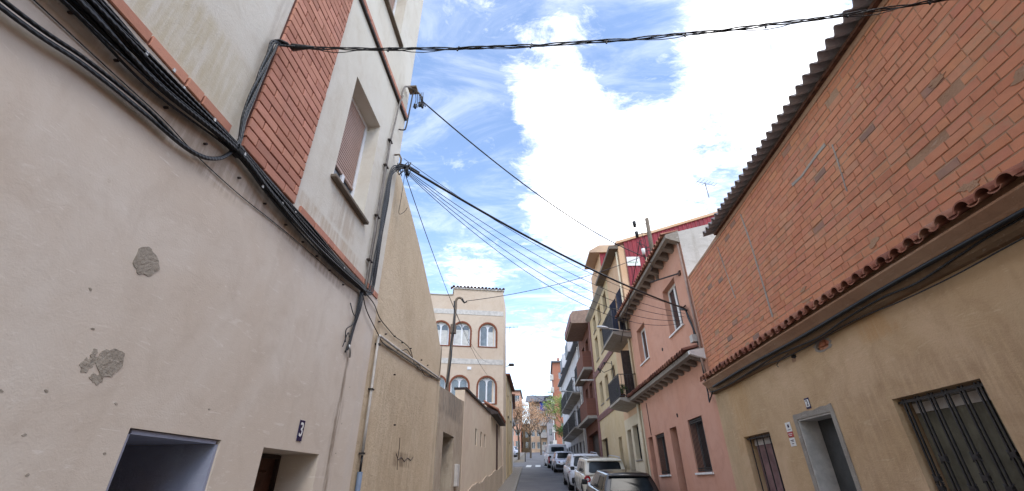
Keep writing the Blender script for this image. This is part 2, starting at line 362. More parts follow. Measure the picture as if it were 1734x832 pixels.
def grille(fr, par, s0, s1, z0, z1, n, bars, r=.009, mat='iron', double=False, orn=True, rails=(0.03, .5, .97)):
    mb = MB()
    for k in range(bars):
        c = s0+(s1-s0)*(k+.5)/bars
        for dd in ((-.022, .022) if double else (0,)):
            mb.box(fr, c+dd-r, c+dd+r, n-r, n+r, z0, z1)
        if orn and double:
            for q in (.28+.18*(k % 3), .72-.12*(k % 2)):
                zz = z0+(z1-z0)*q; mb.box(fr, c-.034, c+.034, n-.016, n+.016, zz-.022, zz+.022); mb.tube([fr.p(c-.05,n,zz-.04), fr.p(c-.02,n+.012,zz), fr.p(c-.05,n,zz+.04)], .006, 4); mb.tube([fr.p(c+.05,n,zz-.04), fr.p(c+.02,n+.012,zz), fr.p(c+.05,n,zz+.04)], .006, 4)
    for q in rails:
        zz = z0+(z1-z0)*q; mb.box(fr, s0, s1, n-.006, n+.006, zz-.014, zz+.014)
    return mb.build('grille', mat, par)
def folds(fr, par, s0, s1, z0, z1, n, amp=.03, waves=5, mat='curtain', name='curtain'):
    k = waves*8; P = []; F = []
    for i in range(k+1):
        s = s0+(s1-s0)*i/k; o = n+amp*math.sin(2*math.pi*waves*i/k+.7*math.sin(i*.37))
        P += [fr.p(s, o, z0), fr.p(s, o, z1)]
    F = [(2*i, 2*i+2, 2*i+3, 2*i+1) for i in range(k)]
    return MB().add(P, F).build(name, mat, par, smooth=True)
def door(fr, par, s0, s1, z0, z1, d, mat='wood', name='door', panels=2, handle=True, side=1):
    mb = MB(); mb.box(fr, s0, s1, -d-.05, -d, z0, z1)
    hh = (z1-z0)/panels
    for k in range(panels):
        mb.cbox(fr, s0+.12, s1-.12, -d-.01, -d+.018, z0+hh*k+.1, z0+hh*(k+1)-.1, .015)
    o = mb.build(name, mat, par)
    if handle:
        c = s1-.08 if side > 0 else s0+.08; MB().tube([fr.p(c, -d, z0+1.0), fr.p(c, -d+.05, z0+1.0), fr.p(c-.1*side, -d+.05, z0+1.0)], .01, 6).build('handle', 'alu', o)
    return o
def tiles(fr, s0, s1, pitch, n0, z0, n1, z1, r=.07, jit=.008, th=.014, seg=7, pan=True):   # barrel tiles running from wall (n0,z0) to lip (n1,z1)
    mb = MB(); k = int(round((s1-s0)/pitch))
    for i in range(k):
        c = s0+(i+.5)*pitch+random.uniform(-jit, jit); dz = random.uniform(-jit, jit); dn = random.uniform(-jit, jit)*1.6; tw = random.uniform(-jit, jit)
        for kind in (('c', 'p') if pan else ('c',)):
            cc = c if kind == 'c' else c+pitch/2
            R = r*random.uniform(.94, 1.04) if kind == 'c' else pitch/2-r*.55
            P = []; 
            for (nn, zz, f, sh) in ((n0, z0, .92, 0), (n1+dn, z1+dz, 1.04, tw)):
                for rr in (R, R-th):
                    for q in range(seg+1):
                        a = math.pi*q/seg; u = math.cos(a)*rr*f; h = math.sin(a)*rr*f
                        P.append(fr.p(cc+u+sh, nn - (.015 if kind == 'p' else 0)*(1 if nn == n1+dn else 0), zz+(h if kind == 'c' else .012-h*.62)))
            m = seg+1; F = []
            for q in range(seg):
                F += [(q, q+1, 2*m+q+1, 2*m+q), (m+q, 3*m+q, 3*m+q+1, m+q+1), (2*m+q, 2*m+q+1, 3*m+q+1, 3*m+q)]
            F += [(0, 2*m, 3*m, m), (seg, m+seg, 3*m+seg, 2*m+seg)]
            mb.add(P, F)
    return mb
def corr(P0, du, dv, nu, pitch, amp, th=.008, per=8, nv=1):   # corrugated sheet: waves step along du; dv = run of the sheet
    P0, du, dv = Vector(P0), Vector(du), Vector(dv); L = du.length; u = du/L; nrm = u.cross(dv).normalized()
    k = int(L/pitch*per); P = []; F = []
    for side in (0, 1):
        for i in range(k+1):
            h = amp*math.sin(2*math.pi*i/per)
            for j in range(nv+1): P.append(P0+u*(L*i/k)+dv*(j/nv)+nrm*(h-side*th))
    w = nv+1; N = (k+1)*w
    for i in range(k):
        for j in range(nv):
            a = i*w+j; F += [(a, a+1, a+w+1, a+w), (N+a, N+a+w, N+a+w+1, N+a+1)]
        F += [(i*w, (i+1)*w, N+(i+1)*w, N+i*w), (i*w+nv, N+i*w+nv, N+(i+1)*w+nv, (i+1)*w+nv)]
    return MB().add(P, F)
def pipe(par, pts, r, mat, name='drainpipe', seg=8): return MB().tube(pts, r, seg).build(name, mat, par, smooth=True)

# ------------------------------------------------------------------ SETTING: ground, road, pavements
def strip(name, xs, ys, dz, mat, kind='structure', curve=True):
    P = []; F = []
    for y in ys:
        b = bend(y) if curve else 0
        for x in xs: P.append((x+b, y, gz(y)+dz))
    w = len(xs)
    for j in range(len(ys)-1):
        for i in range(w-1): F.append((j*w+i, j*w+i+1, (j+1)*w+i+1, (j+1)*w+i))
    return tag(MB().add(P, F).build(name, mat), kind=kind)
def bend(y): return 0 if y < 10.45 else -.0384*(y-10.45)*.55
YS = [-25+2.5*i for i in range(51)]
strip('ground', [-2500, -300, -60, -20, 0, 20, 60, 300, 2500], [-2500, -300, -25]+[-25+12.5*i for i in range(1, 11)]+[300, 2500], -.03, 'soil', curve=False)
YR = [y for y in YS if y <= 100]
strip('road', [-1.05, 0, 1.5, 3.15], YR, 0, 'asphalt')
# kerbed pavements: real slabs 12 cm high
def pavement(name, x0f, x1f, y0, y1, h, mat='paving'):
    mb = MB(); n = max(2, int((y1-y0)/2)); P = []
    for i in range(n+1):
        y = y0+(y1-y0)*i/n; a, b = x0f(y), x1f(y); z = gz(y)
        P += [(a, y, z-.2), (a, y, z+h), (b, y, z+h), (b, y, z-.2)]
    F = [(4*i+k, 4*i+(k+1) % 4, 4*i+4+(k+1) % 4, 4*i+4+k) for i in range(n) for k in range(4)]+[(0,1,2,3), (4*n, 4*n+3, 4*n+2, 4*n+1)]
    return tag(mb.add(P, F).build(name, mat), kind='structure')
RX = lambda y: 4.0 if y < 10.45 else 4.0-.0384*(y-10.45)
LX = lambda y: -2.2 if y < 30 else -2.2-.018*(y-30)
pavement('pavement_left', lambda y: LX(y)-.02, lambda y: -1.17+bend(y), -25, 44, .12)
pavement('kerb_left', lambda y: -1.168+bend(y), lambda y: -1.03+bend(y), -25, 44, .125, 'kerb')
pavement('pavement_right', lambda y: 3.24+bend(y), lambda y: RX(y)+.02, -25, 51, .12)
pavement('kerb_right', lambda y: 3.1+bend(y), lambda y: 3.238+bend(y), -25, 51, .125, 'kerb')
strip('crossing_road', [-30, -10, 0, 10, 30], [46, 49, 52, 55], .004, 'asphalt', curve=False)
mb = MB()
for k in range(5):
    x = -1.5+k*.9
    mb.add([(x, 45.6, gz(45.6)+.008), (x+.5, 45.6, gz(45.6)+.008), (x+.5, 49, gz(49)+.010), (x, 49, gz(49)+.010)], [(0, 1, 2, 3)])
tag(mb.build('zebra_crossing', 'roadpaint'), kind='structure')
strip('plaza_path', [-14, -6, -3.2], [56, 66, 78, 90, 100], .02, 'paving', curve=False)

# ------------------------------------------------------------------ LEFT HOUSE (beige render, brick panel)
Z0 = -2.6
LH = thing('house', (-2.2, 2.5, gz(2.5)), 'beige rendered house with vertical red brick panel and recessed openings at the left edge', 'house')
T = .95
garage = rect(2.36, 3.11, -.6, 2.58); dr = rect(3.63, 4.6, -.6, 2.57)
mb = MB(); mb.poly(LF, [(-9, Z0), (5.5, Z0), (5.5, 4.55), (-9, 4.55)], [garage, dr], -T, 0)
mb.box(LF, -9, 5.5, -8, -T-.01, Z0, 4.55); mb.build('wall', 'left_low', LH)
w1 = rect(3.69, 4.6, 5.33, 6.97); w2 = rect(3.66, 4.7, 9.05, 10.7); w3 = rect(-2.4, -1.3, 5.33, 6.97)
mb = MB(); mb.poly(LF, [(-9, 4.552), (5.5, 4.552), (5.5, 12.6), (-9, 12.6)], [w1, w2, w3], -.3, -.012)
mb.box(LF, -9, 5.5, -8, -.31, 4.552, 12.6); mb.build('upper_wall', 'left_up', LH)
# brick belt course and the brick panel: every brick a block on a dark joint bed
mb = MB(); s = -8.9; k = 0; seen = False
while s < 5.42:
    L = (.285, .135, .285, .285)[k % 4]; k += 1
    if s > 3.1 and not seen: mb.build('brick_band', 'brickL', LH); mb = MB(); seen = True
    if not (2.36 < s+L/2 < 3.12): mb.cbox(LF, s, min(s+L, 5.44), -.05, .014+random.uniform(-.002,.002), 4.553, 4.632, .005, .0015)
    s += L+.012
mb.build('brick_band', 'brickL', LH)
MB().box(LF, 2.335, 3.135, -.05, .006, 4.556, 12.5).build('brick_bed', 'joint', LH)
mb = MB(); z = 4.566; r = 0
while z < 12.4:
    s = 2.34+(-.149 if r % 2 else 0)+random.uniform(-.012, .012)
    while s < 3.13:
        a, b = max(s, 2.338), min(s+.286, 3.13)
        if b-a > .02: mb.cbox(LF, a, b, -.02, .026+random.uniform(-.002, .002), z, z+.083, .004, .0015)
        s += .298
    z += .0955; r += 1
mb.build('brick_panel', 'brickL', LH)
mb = MB(); s = 3.2
while s < 5.45:
    L = random.choice((.28, .14, .28)); mb.cbox(LF, s, min(s+L, 5.5), -.05, .035, 8.02, 8.105, .005, .001); s += L+.01
mb.build('string_course', 'brickL', LH)
mb = MB(); mb.box(LF, 3.2, 5.49, -.04, .028, 7.985, 8.018); mb.build('string_course_ledge', 'wood_dark', LH)
# first floor window: roller shutter almost down
def shutterwin(z0, z1, s0, s1, gap, d=.2):
    w = window(LF, LH, s0, s1, z0, z1, d, mull=0, t=.06)
    mb = MB(); z = z0+gap
    while z < z1-.03: mb.cbox(LF, s0+.07, s1-.07, -d-.03, -d-.004, z, z+.038, .008); z += .042
    mb.box(LF, s0+.07, s1-.07, -d-.03, -d+.008, z0+gap-.03, z0+gap-.002)
    mb.build('roller_shutter', 'shut', w)
    MB().box(LF, s0+.5, s0+.56, -d-.02, -d+.012, z0+.06, z0+gap-.02).build('sash', 'white_frame', w); MB().box(LF, s0+.07, s1-.07, -d-.02, -d+.02, z0+.2, z0+.27).build('sash', 'white_frame', w)
    MB().box(LF, s0-.05, s1+.06, -d+.004, .055, z0-.045, z0-.003).build('sill', 'cement_dark', w, bevel=.008)
    MB().box(LF, s0-.02, s1+.01, -d+.006, .02, z0-.002, z0+.012).build('sill_tile', 'band_grey', w)
    return w
M['shut'] = plain('mat_shutter', (170,140,126), .5, var=.06)
shutterwin(5.33, 6.97, 3.69, 4.6, .46); shutterwin(9.05, 10.7, 3.66, 4.7, .5); shutterwin(5.33, 6.97, -2.4, -1.3, .3)
# garage recess lined with blue-white paint, dark gate at its back
mb = MB(); mb.box(LF, 3.085, 3.108, -.82, -.012, -.6, 2.55); mb.box(LF, 2.362, 2.385, -.82, -.012, -.6, 2.55); mb.box(LF, 2.39, 3.08, -.82, -.012, 2.552, 2.575)
mb.build('garage_lining', 'bluewhite', LH)
g = MB().box(LF, 2.36, 3.11, -.90, -.83, -.6, 2.578).build('garage_door', 'wood_dark', LH)
mb = MB()
for k in range(8): mb.cbox(LF, 2.40, 3.07, -.835, -.818, -.2+.33*k, .1+.33*k, .01)
mb.build('slat', 'black', g)
dd = door(LF, LH, 3.66, 4.57, -.1, 2.53, .42, 'wood', panels=3, side=-1)
mb = MB(); mb.box(LF, 3.635, 3.66, -.5, -.38, -.1, 2.56).box(LF, 4.57, 4.597, -.5, -.38, -.1, 2.56).box(LF, 3.66, 4.57, -.5, -.38, 2.53, 2.565); mb.build('door_frame', 'wood_dark', LH)
MB().box(LF, 3.64, 4.59, -.42, -.02, -.6, gz(4)+.16).build('doorstep', 'cement', LH)
# cement repairs and plugs in the render
for (s, z, a, b) in ((2.045, 3.42, .075, .085), (2.09, 2.865, .065, .075)): blob(LF, s, z, a, b, -.01, .003).build('cement_or_hole_patch', 'patch', LH)
for q, (s, z, a, b) in enumerate(((1.985, 2.83, .030, .042), (2.06, 2.775, .03, .026), (1.99, 2.885, .016, .018))): blob(LF, s, z, a, b, -.01, .0015+.0006*q, rough=.4).build('cement_or_hole_patch', 'patch', LH)
for (s, z) in [(2.44,4.33),(2.78,4.33),(3.11,4.33),(3.42,4.33),(3.71,4.33),(4.02,4.32),(4.38,4.31),(2.07,4.33),(1.73,4.31),(1.39,4.30),(1.13,4.31)]:
    MB().cyl(LF.p(s, -.01, z), LF.p(s, .022, z-.004), .009, 7).build('wall_plug', 'wood_dark', LH)
for (s, z) in [(1.83,3.16),(1.93,2.99),(1.86,2.68),(2.22,2.68),(1.86,2.5),(1.95,2.35),(2.27,2.45),(1.69,2.65),(2.9,2.75),(5.0,2.9),(5.05,3.3),(4.98,2.6)]:
    blob(LF, s, z, .009, .006, -.01, .0015, 9, .4).build('chip', 'patch', LH)
MB().box(LF, -9, 5.5, -8, .04, 12.6, 12.7).build('roof', 'cement', LH)
# house number
NS = thing('house_number_plate', (-2.2, 4.14, 2.74), 'dark blue tile with white number 3 above the dark doorway of the beige house', 'number plate')
MB().box(LF, 4.095, 4.185, .001, .008, 2.655, 2.83).build('plate', 'navy', NS, bevel=.002)
textmesh('3', .165, 'numeral', 'white', NS, LF, 4.14, .0085, 2.745, font_scale=(.85, 1))

# ------------------------------------------------------------------ CABLES ON THE LEFT HOUSE
XB = -2.2
CB = thing('cable_bundle', (-2.2, 2.4, 4.4), 'thick sagging bundle of black cables clipped under the brick band of the beige house', 'cables')
ys = [-3, .2, 1.1, 1.6, 2.28, 2.75, 3.4, 4.1, 4.86]
top = [4.42, 4.44, 4.47, 4.485, 4.505, 4.495, 4.49, 4.49, 4.50]; bot = [4.28, 4.25, 4.27, 4.27, 4.43, 4.37, 4.345, 4.355, 4.42]
NB = 20
for k in range(NB):
    f = k/(NB-1); f2 = f**.8; sh = random.uniform(-.5, .5); cp = []
    for i, y in enumerate(ys):
        q = min(1, max(0, f2+random.uniform(-.13, .13)*(0 if i in (4, 8) else 1)))
        lay = (k*7 % 3)*.014
        cp.append((XB+.03+lay+(.018 if i in (2, 3, 5, 6) else 0)*random.random()+.012*(1-f), y, bot[i]+(top[i]-bot[i])*q))
    MB().tube(spline(cp, 12), random.choice((.0065, .008, .0095, .0115)), 7).build('cable', 'cable', CB, smooth=True)
for (y, z) in ((1.62, 4.50), (1.72, 4.46), (2.0, 4.475), (1.45, 4.43), (2.34, 4.47), (2.9, 4.42), (3.1, 4.45), (3.6, 4.40), (4.2, 4.43), (2.62, 4.38)):
    MB().box(LF, y-.008, y+.008, .07, .078, z-.012, z+.012).build('clip', 'clip', CB)
mb = MB()
for a in range(5): mb.tube([LF.p(2.27+.012*a, .045+.04*math.cos(t_), 4.465+.05*math.sin(t_)) for t_ in [i*math.pi/5 for i in range(11)]], .004, 5)
mb.build('tie', 'cable', CB, smooth=True)
LP = thing('cable_loop', (-2.2, 1.6, 4.15), 'pair of black cables drooping below the main bundle on beige render', 'cables')
for (dz, r, dx) in ((0, .012, 0), (.03, .011, .006), (-.012, .009, .012)):
    cp = [(XB+.03+dx, y, z+dz*(1 if y < 1.7 else .25)) for y, z in ((-2, 3.95), (0, 3.98), (.93, 4.045), (1.28, 4.115), (1.63, 4.15), (1.9, 4.165), (2.07, 4.21), (2.19, 4.30), (2.25, 4.40), (2.27, 4.46))]
    MB().tube(spline(cp, 8), r, 7).build('cable', 'cable', LP, smooth=True)
tag(MB().tube(spline([(XB+.01, y, z) for y, z in ((.6, 4.2), (1.4, 4.22), (1.76, 4.23), (2.07, 4.205), (2.5, 4.215), (3.0, 4.26), (3.6, 4.30), (4.3, 4.33), (4.8, 4.38))], 6), .0035, 5).build('thin_cable', 'cable', smooth=True), 'single thin dark wire dipping just under the main bundle on the beige wall', 'cable')
# bundle climbing beside the brick panel to the bracket
UC = thing('climbing_cable', (-2.2, 2.25, 4.5), 'twisted black cables climbing the left edge of the brick panel to an anchor', 'cables')
for k in range(4):
    cp = [(XB+.05+.012*math.sin(k+z*3), 2.27+.02*math.sin(z*5+k*1.6)-.03*(z > 4.6), z) for z in (4.46, 4.55, 4.75, 5.0, 5.25, 5.5, 5.62)]+[(XB+.06, 2.30, 5.70-.01*k), (XB+.1+.02*k, 2.34, 5.70)]
    MB().tube(spline(cp, 7), .010, 6).build('cable', 'cable', UC, smooth=True)
MB().tube([(XB, 2.26, 5.68), (XB+.06, 2.27, 5.7), (XB+.10, 2.31, 5.71), (XB+.12, 2.36, 5.70)], .012, 6).build('bracket', 'iron', UC, smooth=True)
# cable over the street in front
A, B = Vector((-2.08, 2.36, 5.72)), Vector((3.98, 2.10, 5.60))
SP = thing('overhead_cable', (-2.08, 2.36, 5.70), 'heavy twisted black cable crossing the whole street above the brick panel', 'cable', 'cables strung over the street')
base = sag(A, B, .28, 60)
for k in range(4):
    pts = [p+Vector((0, .010*math.sin(i*.9+k*1.57), .012*math.cos(i*.9+k*1.57))) if 0 < i < 60 else p for i, p in enumerate(base)]
    if k == 3: pts = [p+Vector((0, 0, -.035*math.sin(i/60*math.pi*7)**2)) for i, p in enumerate(pts)]
    MB().tube(pts, .0055 if k < 3 else .0035, 6).build('strand', 'cable', SP, smooth=True)
mb = MB()
for i in range(3, 60, 6): mb.cyl(base[i]+Vector((-.006, 0, -.03)), base[i]+Vector((.006, 0, .018)), .008, 5)
mb.build('tie', 'cable', SP)
MB().tube([A+Vector((.0,0,0)), A+Vector((.06,0,-.005)), A+Vector((.12,0,-.008)), A+Vector((.2,0,-.02))], .035, 8, .012).build('end_clamp', 'cable', SP, smooth=True)
MB().tube([B+Vector((-.15,0,.0)), B], .02, 8).build('wall_anchor', 'iron', SP)
# riser at the corner, its pipe, hooked mast, loose tail
RS = thing('cable_riser', (-2.2, 5.1, 4.5), 'black cables running up the corner of the beige house beside a grey conduit', 'cables')
for k in range(8):
    o = .036*(k % 4)-.05; w_ = lambda a: .02*math.sin(a+k*1.9)
    cp = [(XB+.04+.012*(k % 3), 4.8+.01*k, 4.42+.008*k), (XB+.05, 4.98+o*.5, 4.41+.012*k), (XB+.045+.012*(k % 2), 5.08+o, 4.56), (XB+.04+.012*(k % 3), 5.09+o+w_(0), 5.0), (XB+.045, 5.09+o+w_(1.5), 5.5), (XB+.045+.01*(k % 2), 5.10+o+w_(3), 6.0), (XB+.05, 5.11+o*.9+w_(4), 6.4), (XB+.06, 5.16+o*.5, 6.66-.03*(k % 4)), (XB+.10+.01*k, 5.31, 6.78+.012*(k % 3))]
    MB().tube(spline(cp, 8), random.choice((.007, .009, .012)), 6).build('cable', 'cable', RS, smooth=True)
pts = [(XB+.03, 4.94, 4.45), (XB+.03, 4.93, 5.2), (XB+.03, 4.92, 5.9), (XB+.03, 4.94, 6.9), (XB+.03, 5.0, 7.5), (XB+.03, 5.05, 7.95), (XB+.06, 5.07, 8.15)]
MB().tube(spline(pts, 6), .014, 7).build('conduit', 'cable_grey', RS, smooth=True)
MB().tube([(XB+.025, 4.98, 4.5), (XB+.025, 4.975, 7.1)], .009, 6).build('conduit', 'cable_grey', RS, smooth=True)
for z in (4.9, 5.6, 6.5, 7.0): MB().box(LF, 4.89, 5.0, .0, .05, z-.01, z+.01).build('clamp', 'wood_dark', RS)
HK = thing('cable_mast', (-2.2, 5.2, 7.6), 'bent steel tube mast with hanging cable loops at the beige house top corner', 'mast')
MB().tube(spline([(XB, 5.25, 7.55), (XB+.08, 5.27, 7.55), (XB+.11, 5.28, 7.62), (XB+.12, 5.3, 8.0), (XB+.13, 5.32, 8.55)], 5), .013, 7).build('bracket', 'iron', HK, smooth=True)
MB().tube(spline([(XB+.03, 5.06, 8.1), (XB+.05, 5.1, 8.4), (XB+.1, 5.25, 8.55), (XB+.2, 5.36, 8.56), (XB+.27, 5.42, 8.48)], 6), .016, 7).build('tube', 'cable_grey', HK, smooth=True)
MB().box(LF, 5.24, 5.42, .04, .2, 8.57, 8.60).build('cap', 'cement_dark', HK)
for k in range(5):
    x = XB+.16+.035*k; MB().tube(spline([(x, 5.36, 8.54), (x+.02, 5.38, 8.36-.02*k), (x-.02+.02*k, 5.4, 8.22), (x+.05, 5.42, 8.27), (-1.95, 5.45, 8.42)], 6), .006, 5).build('loop', 'cable', HK, smooth=True)
for (x, z) in ((-2.03, 8.24), (-1.95, 8.28), (-1.9, 8.24), (-1.93, 8.42)): MB().tube([(x, 5.4, z+.045), (x, 5.41, z), (x+.01, 5.4, z-.045)], .03, 8, .02).build('insulator', 'black', HK, smooth=True)
def wire(a, b, dip, r, label, cat='cable', mat='wire', group='cables strung over the street', n=26, name='overhead_wire'):
    return tag(MB().tube(sag(a, b, dip, n), r, 6).build(name, mat, smooth=True), label, cat, group)
wire((-1.93, 5.46, 8.43), (3.72, 12.7, 8.72), .42, .014, 'long black wire from the bent steel mast to the pink house roof pole', mat='cable')
P1 = (-2.02, 5.38, 6.84); P2 = (3.93, 10.95, 6.30)
wire(P1, P2, .22, .021, 'thickest black cable slung from the beige house corner to the wall of the pink house', mat='cable')
wire((-2.08, 5.36, 7.0), (3.96, 11.0, 6.36), .42, .005, 'thin wire just above the thickest cable, starting highest at the corner knot')
for k, (dp, lab) in enumerate(((.46, 'thin wire hanging closest under the thickest cable'), (.60, 'second thin wire below the thickest cable'), (.74, 'third thin wire below the thickest cable'), (.86, 'lowest thin wire of those slung towards the pink house'))):
    wire((-2.03, 5.37, 6.79-.02*k), (3.95, 11.1+.12*k, 6.22-.05*k), dp, .0055, lab)
for k, lab in enumerate(('left one of two thin wires dropping from the corner knot to the arched building', 'right one of two thin wires dropping from the corner knot to the arched building')):
    wire((-2.05, 5.38+.02*k, 6.75), (-2.9+.5*k, 26.6, 8.9-1.2*k), .9, .006, lab)
KN = thing('cable_knot', (-2.1, 5.3, 6.8), 'dark tangle of cable joints and clamps at the corner of the beige house', 'cable joint')
random.seed(21)
for k in range(9):
    a = Vector((-2.12+random.uniform(-.03,.1), 5.3+random.uniform(-.05,.1), 6.75+random.uniform(-.08,.1)))
    MB().tube(spline([a, a+Vector((random.uniform(-.05,.1), random.uniform(-.03,.1), random.uniform(-.2,.12))), a+Vector((random.uniform(0,.14), random.uniform(0,.06), random.uniform(-.15,.1))), Vector(P1)+Vector((.03,0,0))], 6), .007, 5).build('loop', 'cable', KN, smooth=True)
MB().tube([Vector((-2.1, 5.34, 6.82)), Vector((-2.0, 5.40, 6.85)), Vector((-1.85, 5.54, 6.83))], .045, 8, .022).build('joint', 'black', KN, smooth=True)
MB().tube([Vector((-2.02, 5.36, 6.80)), Vector((-1.98, 5.38, 6.66))], .04, 8, .02).build('joint', 'black', KN, smooth=True)
MB().tube([LF.p(5.24, .0, 6.98), LF.p(5.26, .08, 7.0), LF.p(5.28, .11, 6.93), LF.p(5.28, .11, 6.8)], .016, 7).build('bracket', 'cement_dark', KN, smooth=True)
MB().tube(spline([(-2.04, 5.4, 6.7), (-2.08, 5.5, 6.3), (-2.1, 5.55, 6.05), (-2.04, 5.6, 6.1), (-2.0, 5.62, 6.2)], 6), .004, 5).build('loose_end', 'cable', KN, smooth=True)
TL = thing('cable_tail', (-2.2, 4.8, 4.1), 'frayed dark cable ends hanging below the bundle on the beige wall corner', 'cables')
for k in range(6):
    cp = [(XB+.035+.01*(k % 2), 4.82+.012*k, 4.42), (XB+.03+.012*(k % 3), 4.81+.01*k, 4.2), (XB+.03, 4.79+.008*k, 3.95), (XB+.025, 4.76+.006*k, 3.75-.03*(k % 3)), (XB+.02, 4.72+.012*k, 3.62+.02*k)]
    MB().tube(spline(cp, 6), .009 if k < 4 else .006, 6).build('cable', 'cable', TL, smooth=True)
for cp in ([(XB+.03, 4.78, 4.0), (XB+.05, 4.7, 3.93), (XB+.02, 4.64, 3.86), (XB+.03, 4.66, 3.72)], [(XB+.03, 4.80, 4.08), (XB+.05, 4.68, 4.07), (XB+.02, 4.62, 4.18)], [(XB+.03, 4.74, 3.8), (XB+.04, 4.66, 3.83), (XB+.02, 4.63, 3.66)]):
    MB().tube(spline(cp, 6), .006, 5).build('frayed_end', 'cable', TL, smooth=True)
MB().tube([(XB+.02, 4.86, 3.60), (XB+.04, 4.80, 3.66), (XB+.03, 4.76, 3.72)], .012, 6).build('pipe_stub', 'clip', TL, smooth=True)

# ------------------------------------------------------------------ SAND WALL beyond
SW = thing('stucco_wall', (-2.2, 7.5, gz(7.5)), 'tall sand coloured roughcast wall with a sloping top beyond the beige house', 'wall')
top = [(9.88, 4.2), (9.87, 4.95), (9.6, 5.13), (9.2, 5.4), (8.65, 5.70), (8.2, 5.93), (7.7, 6.18), (7.17, 6.42), (6.57, 6.66), (6.0, 6.86), (5.52, 7.0)]
mb = MB(); mb.poly(LF, [(5.52, Z0), (9.88, Z0)]+top, [], -.32, -.03); mb.build('wall', 'sand', SW)
mb = MB(); mb.box(LF, 5.55, 9.87, -6, -.33, Z0, 4.9); mb.build('shed_volume', 'sand', SW)
for (s, z) in ((5.70,4.32),(6.02,4.24),(6.42,4.33),(6.83,4.35),(7.33,4.39),(6.64,3.79),(6.93,3.1),(8.6,4.4),(8.1,4.38)):
    MB().cyl(LF.p(s, -.04, z), LF.p(s, .0, z), .011, 7).build('wall_plug', 'wood_dark', SW)
mb = MB(); mb.tube([LF.p(s, -.028, z) for s, z in ((7.2,2.72),(7.32,2.64),(7.5,2.68),(7.68,2.63),(7.85,2.69),(8.05,2.66),(8.2,2.72))], .007, 5); mb.tube([LF.p(s, -.028, z) for s, z in ((7.3,2.95),(7.33,2.8),(7.3,2.62),(7.34,2.5))], .006, 5); mb.build('crack', 'wood_dark', SW)
CP = thing('wall_conduit', (-2.2, 5.72, 2.0), 'pale grey conduit bending along the sand coloured wall with cables tied to it', 'pipe')
MB().tube([LF.p(5.73, .005, 2.62), LF.p(5.72, .005, 3.2), LF.p(5.70, .005, 4.08), LF.p(5.73, .005, 4.13), LF.p(6.6, .005, 4.17), LF.p(8.2, .005, 4.28), LF.p(9.75, .005, 4.37)], .018, 8).build('conduit', 'band_grey', CP, smooth=True)
MB().tube([LF.p(5.9, .0, 4.075), LF.p(7, .0, 4.14), LF.p(8.3, .0, 4.225), LF.p(9.7, .0, 4.33)], .012, 8).build('conduit', 'cable_grey', CP, smooth=True)
MB().tube([LF.p(5.735, .005, 2.62), LF.p(5.74, .005, 2.42)], .015, 8).build('conduit', 'black', CP, smooth=True)
MB().tube([LF.p(5.74, .005, 2.44), LF.p(5.77, .005, .4)], .032, 10).build('pipe_sleeve', 'sleeve', CP, smooth=True)
for k, z in enumerate((2.64, 3.4, 4.0)): MB().box(LF, 5.69, 5.76, -.03, .03, z-.01, z+.01).build('clamp', 'iron', CP)
SC = thing('wall_cable', (-2.2, 6.5, 4.3), 'thin dark cables trailing across the sand coloured wall', 'cable')
for cp in ([(4.98, 4.45), (5.3, 4.43), (5.68, 4.36), (6.1, 4.33), (6.41, 4.32), (6.9, 4.36), (7.29, 4.35), (7.6, 4.20), (7.96, 4.24), (8.4, 4.16), (8.94, 4.25), (9.4, 4.32), (9.66, 4.46), (9.70, 4.8), (9.69, 5.12)],
           [(4.9, 4.4), (5.1, 4.26), (5.53, 4.13), (5.93, 4.08), (6.4, 4.10), (6.8, 4.21), (7.1, 4.30), (7.4, 4.26)], [(7.7, 4.2), (8.0, 4.17), (8.5, 4.26), (9.0, 4.24)]):
    MB().tube(spline([LF.p(s, .03 if s < 5.6 else -.005, z) for s, z in cp], 6), .007, 5).build('cable', 'wood_dark', SC, smooth=True)

# ------------------------------------------------------------------ GREY-BROWN WALL with doorway
GW = thing('doorway_wall', (-2.2, 11.5, gz(11.5)), 'low weathered grey brown wall with a deep dark doorway', 'wall')
mb = MB(); mb.poly(LF, [(9.9, Z0), (13.2, Z0), (13.22, 4.44), (12.2, 4.36), (11.2, 4.33), (10.4, 4.27), (9.9, 4.24)], [rect(10.55, 11.88, 0, 3.36)], -.55, -.02)
mb.build('wall', 'greywall', GW)
door(LF, GW, 10.56, 11.87, gz(11), 3.35, .5, 'wood_dark', panels=3)
for (s, z, w_, h_) in ((10.9, 2.62, .2, .3), (12.32, 2.5, .3, .5), (12.35, 1.9, .32, .45)):
    b = MB().box(LF, s-w_/2, s+w_/2, -.019 if s > 12 else -.35, .07 if s > 12 else -.25, z-h_/2, z+h_/2).build('meter_box', 'band_grey', GW, bevel=.01)
LPOLE = thing('cable_pole', (-2.35, 11.5, 4.3), 'thin leaning grey pole with curved tip rising behind the weathered doorway wall', 'pole')
MB().tube(spline([(-2.42, 11.35, 3.3), (-2.38, 11.38, 4.4), (-2.34, 11.43, 5.5), (-2.30, 11.5, 6.6), (-2.29, 11.5, 6.95), (-2.2, 11.5, 7.03), (-2.1, 11.5, 6.98)], 6), .05, 8, .032).build('mast', 'cement_dark', LPOLE, smooth=True)
MB().tube(spline([(-2.33, 11.42, 6.9), (-2.28, 11.36, 6.2), (-2.34, 11.36, 5.6), (-2.30, 11.35, 5.3), (-2.38, 11.33, 4.5)], 6), .018, 6).build('cable', 'cable', LPOLE, smooth=True)
MB().tube([(-2.12, 11.5, 6.98), (-2.05, 11.52, 6.88), (-1.98, 11.54, 6.92)], .035, 7, .02).build('insulator', 'black', LPOLE, smooth=True)
